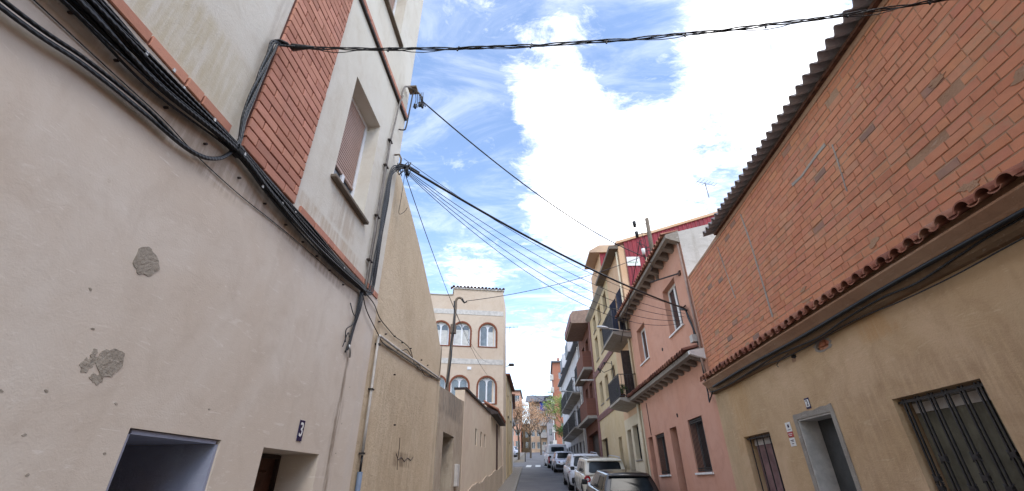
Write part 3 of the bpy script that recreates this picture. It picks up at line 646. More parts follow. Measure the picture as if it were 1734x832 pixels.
MB().box(LF, 11.36, 11.5, -.18, -.04, 5.95, 6.2).build('junction_box', 'cement_dark', LPOLE)
wire((-2.0, 11.54, 6.94), (3.68, 12.75, 8.85), .22, .009, 'wire from the curved tip of the leaning grey pole to the pink house')

# ------------------------------------------------------------------ BEIGE LOW WALL with three slits
BW = thing('garden_wall', (-2.2, 18, gz(18)), 'long beige wall with three narrow slit openings and rough stone base', 'wall')
sl = [rect(15.75, 16.2, 3.45, 3.98), rect(17.15, 17.6, 3.5, 4.0), rect(18.3, 18.75, 3.55, 4.03)]
mb = MB(); mb.poly(LF, [(13.24, 0), (26.95, 0), (26.95, 5.35), (20.0, 5.0), (19.98, 5.02), (13.24, 4.78)], sl, -.3, -.01); mb.build('wall', 'beige', BW)
mb = MB(); mb.poly(LF, [(13.23, 4.785), (20.2, 5.025), (20.2, 5.09), (13.23, 4.85)], [], -.34, .05); mb.build('coping', 'wood_dark', BW)
for r_ in sl: MB().box(LF, r_[0][0], r_[1][0], -.28, -.05, r_[0][1], r_[2][1]).build('slit', 'dark', BW)  # dark block fills each opening, standing in for the shade inside
mb = MB(); mb.poly(LF, [(13.3, 0)]+[(26.9, 0)]+[(26.9-13.5*i/70, gz(26.9-13.5*i/70)+1.0+random.uniform(-.035, .035)+.04*math.sin(i*.35)) for i in range(71)], [], -.01, .025); mb.build('stone_base', 'stone', BW)
MB().box(LF, 23.2, 24.0, -.009, .012, gz(23), 4.95).build('pilaster', 'wood', BW)
mb = tiles(LF, 20.6, 25.4, .26, -.35, 5.62, .32, 5.22, r=.1, jit=.01); mb.build('tile_canopy', 'tile', BW, smooth=True)
MB().prism(LF, [(-.35, 5.45), (.3, 5.16), (.3, 5.07), (-.3, 5.07)], 20.6, 25.4).build('canopy_soffit', 'wood_dark', BW)

# ------------------------------------------------------------------ ARCHED BUILDING
AR = thing('arched_building', (-2.15, 27, gz(27)), 'three storey beige building with rows of brick edged arched windows', 'building')
AF = Fr((-2.15, 27), 77+180, -1)            # s runs left from the corner
if AF.out.y > 0: AF = Fr((-2.15, 27), 77+180, 1)
def archpts(c, w, z0, z1, k=12):
    r = w/2; return [(c-r, z0), (c+r, z0)]+[(c+r*math.cos(math.pi*i/k), z1-r+r*math.sin(math.pi*i/k)) for i in range(k+1)]
cs = [1.02, 2.68, 4.02, 6.0]; holes = [archpts(c, 1.05, z0, z1) for c in cs for z0, z1 in ((9.92, 11.42), (6.5, 8.02))]
mb = MB(); mb.poly(AF, [(0, 1.0), (12, 1.0), (12, 13.25), (3.35, 13.25), (3.35, 13.75), (0, 13.75)], holes, -.3, 0); mb.build('wall', 'arch', AR)
SF = Fr((-2.15, 27), 2.0, 1) if False else Fr((-2.15, 27.0), -1.0, 1)
mb = MB(); mb.box(SF, .03, 3.2, -6, -.02, 1, 13.7); mb.build('side_wall', 'beige', AR)
for c in cs:
    for z0, z1, pn in ((9.92, 11.42, 'glass_sky'), (6.5, 8.02, 'glass' if c < 2 else 'glass_sky')):
        o = archpts(c, 1.25, z0-.06, z1+.1); i = archpts(c, 1.05, z0, z1)
        s_ = MB().poly(AF, o, [i], -.05, .035).build('arch_surround', 'brown_arch', AR)
        mb = MB(); mb.poly(AF, archpts(c, 1.05, z0, z1), [archpts(c-.245, .40, z0+.07, z1-.16), archpts(c+.245, .40, z0+.07, z1-.16)], -.2, -.14); w = mb.build('window', 'white_frame', AR)
        MB().poly(AF, archpts(c, 1.04, z0, z1), [], -.19, -.175).build('pane', pn, w)
        if z0 > 9: MB().box(AF, c-.43, c+(-.02 if c < 2 else .43), -.174, -.168, z0+.07, z1-.5+.1*(c % 1)).build('curtain', 'net_curtain', w)
for z in (12.15, 8.95): MB().box(AF, 0, 12, -.01, .02, z-.16, z+.16).build('string_band', 'band_grey', AR)
mb = tiles(AF, -.1, 3.45, .24, -.8, 14.08, .16, 13.86, r=.09, jit=.012); mb.build('roof_tiles', 'tile_dark', AR, smooth=True)
MB().box(AF, -.05, 3.4, -4, .08, 13.755, 13.85).build('cornice', 'band_grey', AR); MB().box(AF, 3.42, 12, -1, .04, 13.255, 13.32).build('parapet_cap', 'cement', AR)
MB().box(AF, 2.0, 2.25, .0, .04, 8.45, 8.62).build('vent', 'white_frame', AR)
ln = thing('wall_lamp', (-2.1, 29.6, 9.5), 'small dark lamp on the corner of the arched building', 'lamp')
MB().tube([(-2.15, 29.6, 9.3), (-1.95, 29.6, 9.42)], .03, 6).build('arm', 'iron', ln); MB().box(W, 29.45, 29.75, -1.98, -1.62, 9.34, 9.5).build('lamp_head', 'iron', ln, bevel=.04)
# two narrow houses further along on the left
def simplehouse(name, fr, s0, s1, z1, mat, label, wins, depth=7, dr_=None, roof='tile_dark', lip=.25):
    c = fr.p((s0+s1)/2, 0, 0); h = thing(name, (c.x, c.y, gz(c.y)), label, 'house')
    holes = [rect(*q) for q in wins]+([rect(*dr_)] if dr_ else [])
    MB().poly(fr, [(s0, c.y*SL-1.5), (s1, c.y*SL-1.5), (s1, z1), (s0, z1)], holes, -.2, 0).build('wall', mat, h)
    MB().box(fr, s0, s1, -depth, -.21, c.y*SL-1.5, z1).build('side_wall', mat, h)
    for q in wins: window(fr, h, *q, .12, mull=1, sill='cement')
    if dr_: door(fr, h, *dr_, .15, 'wood')
    MB().box(fr, s0-.05, s1+.05, -depth, lip, z1+.002, z1+.12).build('roof', roof, h)
    return h
simplehouse('house', LF, 30.4, 36.5, 8.9, 'yellow', 'narrow ochre house just past the arched building on the left', [(31.4, 32.3, 6.4, 7.8), (34, 34.9, 6.4, 7.8)], dr_=(33, 34, 2.7, 4.9))
L2 = Fr((-2.2, 36.6), -3, 1)
simplehouse('house', L2, 0, 7.2, 8.6, 'grey_wall', 'pale grey house at the far end of the left pavement', [(1, 1.9, 6.4, 7.6), (4, 4.9, 6.4, 7.6)], dr_=(2.6, 3.5, 3.3, 5.4))

# ------------------------------------------------------------------ RIGHT: OCHRE / BRICK HOUSE
OH = thing('house', (4, 5, gz(5)), 'house with ochre render below and bare brick wall above under corrugated roof', 'house')
wb = rect(4.24, 5.36, .9, 3.1); wd = rect(6.52, 7.4, -.5, 3.13); ws = rect(8.4, 9.48, 1.2, 3.06); wx = rect(1.2, 2.1, .0, 3.1)
hole = [(6.19+.165*math.cos(i*math.pi/8), 3.965+.076*math.sin(i*math.pi/8)) for i in range(16)]
mb = MB(); mb.poly(RF, [(-9, Z0), (10.45, Z0), (10.45, 4.2), (-9, 4.2)], [wb, wd, ws, wx, hole], -.30, 0); mb.box(RF, -9, 10.44, -7, -.32, Z0, 6.6); mb.build('wall', 'ochre', OH)
# rough edge of plaster around the exposed bricks
random.seed(12); inn = [(6.19+.155*math.cos(a)*(1+random.uniform(-.08, .06)), 3.965+.07*math.sin(a)*(1+random.uniform(-.1, .06))) for a in [i*math.pi/11 for i in range(22)]]
outr = [(6.19+(x-6.19)*random.uniform(1.15, 1.5)+random.uniform(-.01, .01), 3.965+(y-3.965)*random.uniform(1.15, 1.55)) for x, y in inn]
MB().poly(RF, outr, [inn], -.03, .005).build('broken_plaster', 'cement', OH)
mb = MB()
for i in range(3):
    for j in range(2): mb.cbox(RF, 5.98+.14*i+.05*j, 6.11+.14*i+.05*j, -.1, -.03+random.uniform(-.006,.006), 3.86+.1*j, 3.95+.1*j, .008, .006)
mb.build('exposed_brick', 'brickR', OH)
blob(RF, 6.95, 4.0, .06, .035, -.01, .004, rough=.3).build('cement_or_hole_patch', 'dark', OH); blob(RF, 6.98, 3.96, .05, .05, -.01, .002, rough=.3).build('cement_or_hole_patch', 'mortar', OH)  # the dark one paints the shade inside a small hole
# brick wall: mortar bed and ~1800 single bricks in one part
MB().box(RF, -9, 10.44, -.31, -.005, 4.2, 6.96).build('mortar_bed', 'mortar', OH)
random.seed(5); mb = MB(); z = 4.36; r = 0
def rr(a): return random.uniform(-a, a)
while z < 6.92:
    s = -5+(0 if r % 2 else .125)+rr(.03)
    while s < 10.4:
        L = .245+rr(.004)
        if random.random() < .035: L *= .5
        b = min(s+L, 10.43); drop = .005*math.sin(s*.7+r)+rr(.003)
        if 4.90 < s+L/2 < 5.9 and z > 5.66 and z < 6.22: drop -= .004
        if random.random() > .004 and b-s > .03: mb.cbox(RF, s, b, -.08, .0+.002+rr(.003), z+drop, z+.088+drop+rr(.005), .005, .004)
        s += L+.008+rr(.003)
    z += .1; r += 1
mb.build('brick_wall', 'brickR', OH)
# cement lines and scars
for pts, w_ in (([(7.16, 6.78), (7.14, 6.2), (7.15, 5.5), (7.18, 4.72)], .022), ([(8.42, 6.75), (8.35, 6.2), (8.27, 5.5)], .015), ([(4.56, 6.18), (4.6, 5.9), (4.67, 5.5)], .012), ([(4.66, 6.28), (4.9, 6.27), (5.3, 6.24), (5.55, 6.27)], .03)):
    mb = MB(); mb.poly(RF, [(s-w_*(.6+.5*random.random()), z) for s, z in pts]+[(s+w_*(.6+.5*random.random()), z+.01) for s, z in reversed(pts)] if abs(pts[0][0]-pts[-1][0]) < .5 else [(s, z-w_*(.5+random.random())) for s, z in pts]+[(s, z+w_*random.random()) for s, z in reversed(pts)], [], -.01, .009); mb.build('cement_scar', 'cement', OH)
random.seed(31)
for k in range(26): 
    s, z = random.uniform(0, 10.2), (random.uniform(4.5, 4.85) if k % 3 else random.uniform(4.9, 6.8))
    blob(RF, s, z, random.uniform(.04, .13), random.uniform(.015, .045), -.01, .0055+random.uniform(0,.002), 14, .5).build('mortar_smear', 'mortar', OH)
mb = MB(); mb.poly(RF, [(-9, 6.90), (8.3, 6.905), (10.44, 6.93)]+[(10.44-.45*i, 6.985+rr(.012)) for i in range(43)], [], -.3, .012); mb.build('wall_head', 'mortar', OH)
# tile cornice, mouldings
random.seed(3)
tiles(RF, -6, 10.42, .205, -.02, 4.49, .29, 4.335, r=.078, jit=.008, th=.013).build('cornice_tiles', 'tile', OH, smooth=False)
MB().prism(RF, [(0, 4.5), (-.02, 4.2), (.0, 4.16), (.14, 4.16), (.17, 4.20), (.235, 4.265), (.235, 4.285), (.13, 4.345), (.10, 4.42)], -6, 10.42).build('cornice_bed', 'mortar', OH)
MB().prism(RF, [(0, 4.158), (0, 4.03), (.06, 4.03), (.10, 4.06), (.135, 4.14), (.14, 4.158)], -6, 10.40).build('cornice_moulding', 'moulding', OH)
MB().prism(RF, [(0.003, 4.56), (.0, 4.5), (.1, 4.41), (.12, 4.43)], -6, 10.40).build('cornice_fillet', 'mortar', OH)
mb = MB()
mb.tube([RF.p(s, .165, 4.135+.008*math.sin(s*1.7)) for s in [-4+.4*i for i in range(36)]], .024, 7); o = mb.build('edge_pipe', 'black', OH, smooth=True)
RC = thing('cornice_cable', (4, 5, 4.05), 'black cables slung under the tile cornice of the ochre house', 'cables')
for (pts, r_) in (([(-3, 4.1), (1, 4.1), (3.14, 4.11), (3.67, 4.09), (4.24, 4.05), (4.73, 4.085), (5.37, 4.075), (6.0, 4.03), (6.7, 4.06), (7.3, 4.085), (8.2, 4.06), (9.2, 4.03), (10.1, 4.05), (10.5, 4.1)], .0105), ([(-3, 4.0), (2, 3.99), (3.2, 3.99), (3.9, 3.97), (4.6, 3.985), (5.1, 4.02), (5.6, 4.03), (6.4, 4.01), (7.1, 4.0), (7.8, 4.05), (9, 4.04), (10.3, 4.06)], .007), ([(6.9, 4.04), (7.2, 4.0), (7.32, 3.96), (7.30, 3.92)], .006)):
    MB().tube(spline([RF.p(s, .12 if r_ > .01 else .07 if s < 6.5 else .1, z) for s, z in pts], 7), r_, 6).build('cable', 'cable', RC, smooth=True)
MB().tube(spline([RF.p(10.2, .12, 4.07), RF.p(10.42, .14, 3.92), RF.p(10.55, .12, 3.9), RF.p(10.62, .08, 4.1), R2.p(.2, .06, 4.6), R2.p(.18, .05, 5.2), R2.p(.25, .05, 5.7), R2.p(.42, .06, 6.2)], 6), .016, 6).build('cable', 'cable', RC, smooth=True)
# openings
def grated(s0, s1, z0, z1, bars, mat='curtain', dbl=True, wv=5):
    w = window(RF, OH, s0, s1, z0, z1, .2, frame='alu', pane='glass', mull=1)
    MB().box(RF, s0+.05, s1-.05, -.19, -.155, z1-.16, z1-.06).build('shutter_box', 'band_grey', w)
    folds(RF, w, s0+.05, s1-.05, z0, z1-.05, -.17, .012, wv, mat)
    grille(RF, w, s0+.01, s1-.01, z0+.02, z1-.012, -.05, bars, .008, double=dbl, rails=(.012, .985))
    MB().box(RF, s0+.001, s0+.02, -.19, -.02, z0+.003, z1-.003).build('jamb_lining', 'iron', w)
    return w
grated(4.24, 5.36, .9, 3.1, 6); grated(8.4, 9.48, 1.2, 3.06, 4, 'curtain_pink', False, 4); grated(1.2, 2.1, .9, 3.1, 5)
mb = MB(); mb.poly(RF, [(6.45, -.5), (7.48, -.5), (7.49, 3.17), (7.47, 3.21), (7.3, 3.205), (7.1, 3.22), (6.9, 3.20), (6.7, 3.225), (6.56, 3.215), (6.46, 3.23), (6.44, 3.15)], [wd], -.03, .014); mb.build('door_surround', 'cement', OH)
mb = MB(); mb.box(RF, 7.375, 7.398, -.28, .0, -.4, 3.12).box(RF, 6.522, 6.545, -.28, .0, -.4, 3.12).box(RF, 6.55, 7.37, -.28, 0, 3.105, 3.128); mb.build('door_lining', 'band_grey', OH)
o = MB().box(RF, 6.52, 7.4, -.31, -.285, -.4, 3.13).build('door', 'doorgrey', OH)
MB().cyl(RF.p(7.2, -.285, 2.0), RF.p(7.2, -.25, 2.0), .02, 8).build('knob', 'alu', o)
# corrugated roof
corr((3.75, -8, 7.07), (0, 16.43, 0), (3.6, 0, 1.05), 1, .18, .042, .014, 10, 3).build('corrugated_roof', 'fibro', OH, smooth=True)
MB().box(RF, -8, 8.3, .0, .07, 6.985, 7.03).build('roof_batten', 'rust', OH)
NP = thing('house_number_plate', (4, 6.99, 3.31), 'small white and dark blue number 2 tile above the cement framed door', 'number plate')
MB().box(RF, 6.93, 7.05, .001, .008, 3.235, 3.385).build('plate', 'navy', NP, bevel=.002); MB().box(RF, 6.94, 7.04, .0085, .0095, 3.262, 3.362).build('plate_face', 'white', NP)
textmesh('2', .11, 'numeral', 'navy', NP, RF, 6.99, .0105, 3.312)
for nm, zc, hh, lab in (('white_notice', 3.06, .07, 'upper white paper notice with a dark emblem left of the cement framed door'), ('red_notice', 2.95, .04, 'narrow red notice between two white ones beside the cement framed door'), ('white_notice', 2.84, .06, 'lower white notice with small print below the red one beside the door')):
    N_ = thing(nm, (4, 7.72, zc), lab, 'notice')
    MB().box(RF, 7.64, 7.80, .002, .006, zc-hh, zc+hh).build('sheet', 'red' if 'red' in nm else 'white', N_)
    mb = MB()
    if 'upper' in lab: mb.box(RF, 7.69, 7.74, .0065, .0075, zc-.01, zc+.04).box(RF, 7.67, 7.77, .0065, .0075, zc-.045, zc-.037)
    elif 'red' in nm: mb.box(RF, 7.66, 7.78, .0065, .0075, zc+.005, zc+.014).box(RF, 7.68, 7.76, .0065, .0075, zc-.018, zc-.01)
    else: mb.box(RF, 7.67, 7.77, .0065, .0075, zc+.02, zc+.03).box(RF, 7.67, 7.75, .0065, .0075, zc-.0, zc+.008).box(RF, 7.69, 7.76, .0065, .0075, zc-.03, zc-.02)
    mb.build('print', 'white' if 'red' in nm else 'navy', N_)

# ------------------------------------------------------------------ PINK HOUSE
PH = thing('house', (4, 14, gz(14)), 'salmon pink two storey house with tiled eaves above each floor', 'house')
E1 = 6.5
hs = [rect(.95, 2.08, 6.03, 7.42), rect(4.5, 5.62, 6.05, 7.3), rect(5.66, 6.2, .8, 3.66), rect(4.3, 5.3, 2.5, 3.66), rect(3.05, 3.68, .8, 3.7), rect(1.04, 2.06, 2.5, 3.73)]
mb = MB(); mb.poly(R2, [(0, -1), (E1, -1), (E1, 8.25), (0, 8.25)], hs, -.28, 0); mb.build('wall', 'pink', PH)
GA = Fr((4.005, 10.456), 90, 1)
mb = MB(); mb.poly(GA, [(-.003, 5.0), (6.5, 5.0), (6.5, 9.85), (-.003, 8.36)], [], -.25, .012); mb.build('gable_wall', 'gable', PH)
MB().poly(R2, [(.26, -1), (E1-.01, -1), (E1-.01, 8.22), (.26, 8.22)], [], -5.5, -.29).build('inner_volume', 'pink', PH)
for q, cf in (((.95, 2.08, 6.03, 7.42), 1), ((4.5, 5.62, 6.05, 7.3), 1)):
    w = window(R2, PH, *q, .16, frame='white', mull=1, sill='white', t=.085)
for q in ((4.3, 5.3, 2.5, 3.66), (1.04, 2.06, 2.5, 3.73)):
    w = window(R2, PH, *q, .2, frame='alu', mull=1, sill='white'); grille(R2, w, q[0]+.02, q[1]-.02, q[2]+.02, q[3]-.02, -.03, 11, .006, rails=(.02, .06, .94, .98))
    MB().box(R2, q[0], q[1], -.1, -.055, q[3]-.1, q[3]-.004).build('shutter_box', 'wood_dark', w)
door(R2, PH, 5.66, 6.2, 1.0, 3.66, .2, 'wood', panels=2); door(R2, PH, 3.05, 3.68, 1.0, 3.7, .2, 'wood', panels=3)
MB().box(R2, 5.9, 6.02, -.19, -.17, 2.9, 3.1).build('notice', 'white', PH)
blob(R2, 2.75, 3.95, .04, .05, -.01, .02, 10).build('vent', 'wood_dark', PH)
def eave(par, fr, s0, s1, z, out, pitch=.5, tmat='tile'):
    MB().prism(fr, [(-.02, z+.05), (-.02, z+.17), (out+.0, z+.05), (out+.0, z-.06), (out*.74, z-.09), (out*.74, z+.03), (0.0, z+.05)], s0, s1).build('eave_slab', 'eave_cement', par)
    k = int((s1-s0)/pitch)
    for i in range(k+1):
        c = s0+.09+(s1-s0-.18)*i/k
        MB().prism(fr, [(.002, z-.19), (.002, z+.045), (out*.735, z+.025), (out*.735, z-.10)], c-.095, c+.095).build('corbel', 'eave_cement', par)
    tiles(fr, s0, s1, .21, -.05, z+.20, out+.09, z+.08, r=.072, jit=.006).build('eave_tiles', tmat, par)
eave(PH, R2, -.0, E1+.35, 8.22, .36); eave(PH, R2, .12, E1+.3, 5.02, .36, .5, 'tile_dark')
# roof slope
P = [R2.p(.0, .0, 8.34), R2.p(E1, .0, 8.34), R2.p(E1, -6, 9.70), R2.p(.0, -6, 9.70)]
corr(P[0], P[1]-P[0], P[3]-P[0], 1, .21, .03, .02, 6, 2).build('roof', 'tile', PH, smooth=True)
MB().prism(R2, [(.0, 4.86), (.36, 4.98), (.36, 5.06), (0, 5.12)], .02, .115).build('eave_end', 'white', PH)
MB().box(R2, .16, .34, .02, .16, 5.32, 5.5).build('junction_box', 'band_grey', PH)
pipe(PH, [R2.p(.08, .04, 8.1), R2.p(.08, .04, 5.3), R2.p(.06, .1, 4.9), R2.p(.06, .05, 4.3)], .03, 'soffit'); pipe(PH, [R2.p(5.75, .01, 4.75), R2.p(5.72, .01, 3.7)], .012, 'wood_dark')
MB().cyl(R2.p(3.0, -.01, 5.9), R2.p(3.0, .02, 5.9), .05, 8).build('vent', 'wood_dark', PH)
CJ = thing('cable_joint', (3.95, 10.9, 6.3), 'black splice of cables anchored on the pink wall near its window', 'cable joint')
MB().tube([R2.p(.62, .1, 6.34), R2.p(.5, .08, 6.28), R2.p(.38, .06, 6.2)], .05, 7, .025).build('splice', 'black', CJ, smooth=True); MB().tube([R2.p(.55, .0, 6.4), R2.p(.52, .09, 6.33)], .02, 6).build('bracket', 'iron', CJ)
for k in range(3): MB().tube(spline([R2.p(.45, .07, 6.22), R2.p(.36+.03*k, .06, 6.0), R2.p(.30, .05, 5.7), R2.p(.27+.02*k, .05, 5.45)], 5), .012, 5).build('cable', 'cable', CJ, smooth=True)
ST = thing('strut', (3.9, 11.5, 7.5), 'dark horizontal rod fixed under the upper eave of the pink house', 'rod')
MB().tube([R2.p(.45, .02, 7.30), R2.p(1.75, .42, 7.62)], .022, 7).build('rod', 'wood_dark', ST); MB().box(R2, .38, .5, .0, .04, 7.24, 7.36).build('wall_plate', 'rust', ST)
RP = thing('roof_pole', (3.72, 13.2, 8.4), 'short grey wooden pole with insulators standing on the eave of the pink house', 'pole')
MB().tube([(3.86, 13.2, 8.2), (3.80, 13.05, 9.4), (3.77, 12.9, 10.3)], .075, 8, .065).build('mast', 'cement_dark', RP, smooth=True)
for (dx, z) in ((-.42, 10.15), (-.40, 9.75), (-.28, 9.1)):
    a = MB().tube([(3.78, 13, z), (3.78+dx*.5, 13, z+.05), (3.78+dx, 13, z-.02)], .012, 5).build('arm', 'iron', RP)
    MB().tube([(3.78+dx, 13, z+.1), (3.78+dx, 13, z+.03), (3.78+dx, 13, z-.1)], .065, 8, .05).build('insulator', 'black' if z > 9.5 else 'white', RP, smooth=True)
MB().tube([(3.6, 13.1, 8.95), (3.6, 13.1, 8.75)], .03, 9, .09).build('bell_insulator', 'cream', RP, smooth=True)
random.seed(9)
for k in range(7):
    MB().tube(spline([(3.45+random.uniform(-.15,.3), 13, 9.6+random.uniform(-.4,.5)), (3.5+random.uniform(-.1,.2), 13, 9.2+random.uniform(-.3,.2)), (3.65+random.uniform(-.1,.1), 13.1, 8.8), (3.7+random.uniform(-.05,.1), 13.2, 8.45)], 6), .010, 5).build('cable', 'cable', RP, smooth=True)
MB().tube([(3.72, 12.6, 8.50), (3.35, 12.4, 8.42)], .015, 6).build('stay', 'rust', RP); MB().tube([(3.8, 13.1, 9.0), (3.5, 12.5, 8.2)], .018, 6).build('stay', 'wood_dark', RP)
RP.location += Vector((.05, -.55, -.28))
wire((3.52, 12.5, 9.3), (3.35, 17.1, 7.2), .05, .014, 'black drop wire from the small roof pole down past the red cladding', mat='cable')
# street lamp on the pink / orange corner
SLp = thing('street_lamp', (3.7, 16.8, 7.9), 'white street lamp head on an arm reaching out from the pink house eave', 'street lamp')
MB().tube([(3.74, 16.85, 7.55), (3.3, 16.75, 7.6), (2.85, 16.6, 7.63)], .022, 7).build('arm', 'band_grey', SLp, smooth=True)
bm = bmesh.new(); bmesh.ops.create_uvsphere(bm, u_segments=16, v_segments=10, radius=1)
bmesh.ops.transform(bm, matrix=Matrix.Translation((2.62, 16.6, 7.68)) @ Matrix.Rotation(math.radians(10), 4, 'Y') @ Matrix.Diagonal((.24, .11, .055, 1)), verts=bm.verts); mbv = [v.co.copy() for v in bm.verts]; mbf = [[v.index for v in f.verts] for f in bm.faces]; bm.free()
MB().add(mbv, mbf).build('lamp_head', 'lamphead', SLp, smooth=True)

# ------------------------------------------------------------------ ORANGE HOUSE with balconies
OR = thing('house', (3.7, 18.5, gz(18.5)), 'orange and cream house with two iron balconies and red clad side wall', 'house')
A0, A1 = 6.52, 9.6
hb = [rect(7.0, 8.3, 5.15, 7.0), rect(7.0, 8.3, 7.62, 9.8), rect(7.35, 8.25, 3.05, 4.25), rect(8.6, 9.3, 1.5, 4.2)]
MB().poly(R2, [(A0, 4.62), (A1, 4.62), (A1, 11.5), (A0, 11.5)], hb[:2], -.25, .0).build('wall', 'orange', OR)
MB().poly(R2, [(A0, 0), (A1, 0), (A1, 4.618), (A0, 4.618)], hb[2:], -.25, .012).build('lower_wall', 'cream', OR)
MB().box(R2, A0+.01, A1, -6, -.26, 0, 11.45).build('inner_volume', 'orange', OR)
window(R2, OR, *[7.35, 8.25, 3.05, 4.25], .15, frame='iron', mull=0, sill='cement'); door(R2, OR, 8.6, 9.3, 1.6, 4.2, .15, 'wood')
for z0, z1 in ((5.15, 7.0), (7.62, 9.8)): window(R2, OR, 7.0, 8.3, z0, z1, .18, frame='wood', mull=1, name='balcony_door')
# red corrugated cladding on its side
RFR = Fr((3.76, 16.94), 90-2.2, 1)
MB().poly(RFR, [(-.0, 7.5), (9, 7.5), (9, 14.4), (0.05, 11.62)], [], -.18, -.05).build('side_wall', 'orange', OR)
P0 = RFR.p(.22, 0, 8.1)
def redsheet(fr, s0, s1, z0, zt0, zt1, par, n=.0):
    P = []; F = []; st = .04; k = int((s1-s0)/st)
    for i in range(k+1):
        s = s0+st*i; h = .025 if (i % 5) in (0, 1) else 0.0
        P += [fr.p(s, n+h, z0), fr.p(s, n+h, zt0+(zt1-zt0)*(s-s0)/(s1-s0))]
    F = [(2*i, 2*i+2, 2*i+3, 2*i+1) for i in range(k)]
    return MB().add(P, F).build('red_cladding', 'redsheet', par)
redsheet(RFR, .26, 9, 7.6, 11.70, 14.4, OR)
mb = MB(); mb.poly(RFR, [(-.1, 11.58), (9, 14.38), (9, 14.5), (-.1, 11.70)], [], -.3, .08); mb.build('roof_edge', 'orange', OR)
mb = MB(); mb.prism(R2, [(-.0, 11.38), (.40, 11.38), (.40, 11.52), (-.0, 11.56)], 6.5, 10.6); mb.build('gutter', 'cement_dark', OR)
mb = MB(); mb.poly(R2, [(A0, 11.57), (A1, 11.57), (A1, 11.66), (A0, 11.66)], [], -6, .1); mb.build('roof', 'tile_dark', OR)
SG = thing('wall_sign', (4.3, 16.95, 10.7), 'white rectangular board with faint green lettering on the red cladding', 'sign')
MB().box(RFR, .28, .84, .03, .045, 10.50, 10.93).build('board', 'white', SG)
mb = MB()
for i, (a, w_) in enumerate(((.33, .05), (.39, .03), (.43, .06), (.5, .04), (.55, .05), (.61, .03), (.65, .05), (.71, .06))): mb.box(RFR, a, a+w_*.7, .046, .048, 10.62, 10.69)
mb.build('lettering', 'lettergreen', SG)
def balcony(fr, s0, s1, z, par, out=.72, h=.85, mesh_front=True, slab='cement', iron='iron', th=.14, bars=.11, name='balcony'):
    b = MB().prism(fr, [(.003, z-th*1.8), (.003, z), (out, z), (out, z-th*.6), (out*.55, z-th*1.3)], s0, s1).build(name, slab, par)
    mb = MB(); n = out-.03
    for zz in (z+.06, z+h): 
        mb.box(fr, s0+.02, s1-.02, n-.012, n+.012, zz-.014, zz+.014)
        for s in (s0+.02, s1-.02): mb.box(fr, s-.012, s+.012, .004, n-.013, zz-.0135, zz+.0135)
    k = int((s1-s0)/bars)
    for i in range(k+1): s = s0+.02+(s1-s0-.04)*i/k; mb.box(fr, s-.007, s+.007, n-.007, n+.007, z, z+h)
    for i in range(1, 6):
        q = n*i/6
        for s in (s0+.02, s1-.02): mb.box(fr, s-.007, s+.007, q-.007, q+.007, z, z+h)
    mb.build('railing', iron, b)
    if mesh_front: MB().box(fr, s0+.03, s1-.03, n-.03, n-.018, z+.05, z+h-.03).build('privacy_screen', 'grey_screen', b)
    return b
balcony(R2, 6.62, 8.8, 5.10, OR); balcony(R2, 6.4, 8.75, 7.58, OR, h=.95)
for (s, w_, zt) in ((8.32, .30, 9.75), (6.98, .26, 9.75)):
    MB().add([R2.p(a_, n_, z_) for a_ in (s, s+.04) for n_, z_ in ((.01, 7.68), (w_, 7.68), (w_, zt-.35), (.01, zt))], [(0,1,2,3), (7,6,5,4), (0,4,5,1), (1,5,6,2), (2,6,7,3), (3,7,4,0)]).build('open_shutter', 'shutter_blue', OR)
MB().box(R2, 6.95, 7.0, .01, .38, 5.2, 6.95).build('open_shutter', 'wood_dark', OR)
pipe(OR, [R2.p(6.7, .06, 11.3), R2.p(6.7, .06, 5.0)], .045, 'cream'); pipe(OR, [R2.p(6.72, .07, 4.85), R2.p(6.75, .07, 1.4)], .05, 'cream')
def leaves(mb, c, r, n, size, squash=1.0):
    for _ in range(n):
        d = Vector((random.gauss(0, 1), random.gauss(0, 1), random.gauss(0, 1))).normalized()*r*random.random()**.45; d.z *= squash
        p = Vector(c)+d; a = Vector((random.uniform(-1, 1), random.uniform(-1, 1), random.uniform(-1, 1))).normalized(); b = a.orthogonal().normalized(); s = size*random.uniform(.6, 1.4)
        mb.add([p-a*s, p+b*s*.45, p+a*s, p-b*s*.45], [(0, 1, 2, 3)])
for (s, lab) in ((7.05, 'leafy green plant in a terracotta pot at the near end of the lower balcony'), (7.5, 'small darker plant in a pot beside the leafy one on the lower balcony')):
    p = R2.p(s, .5, 5.11); pt = thing('potted_plant', p, lab, 'plant', 'pots on the lower balcony')
    MB().tube([p+Vector((0,0,.0)), p+Vector((0,0,.18))], .07, 10, .10).build('pot', 'tile_dark' if s > 7.2 else 'rust', pt, smooth=True)
    mb = MB(); leaves(mb, p+Vector((0, 0, .36)), .22 if s < 7.2 else .14, 260, .035); mb.build('foliage', 'leaf_dark', pt)

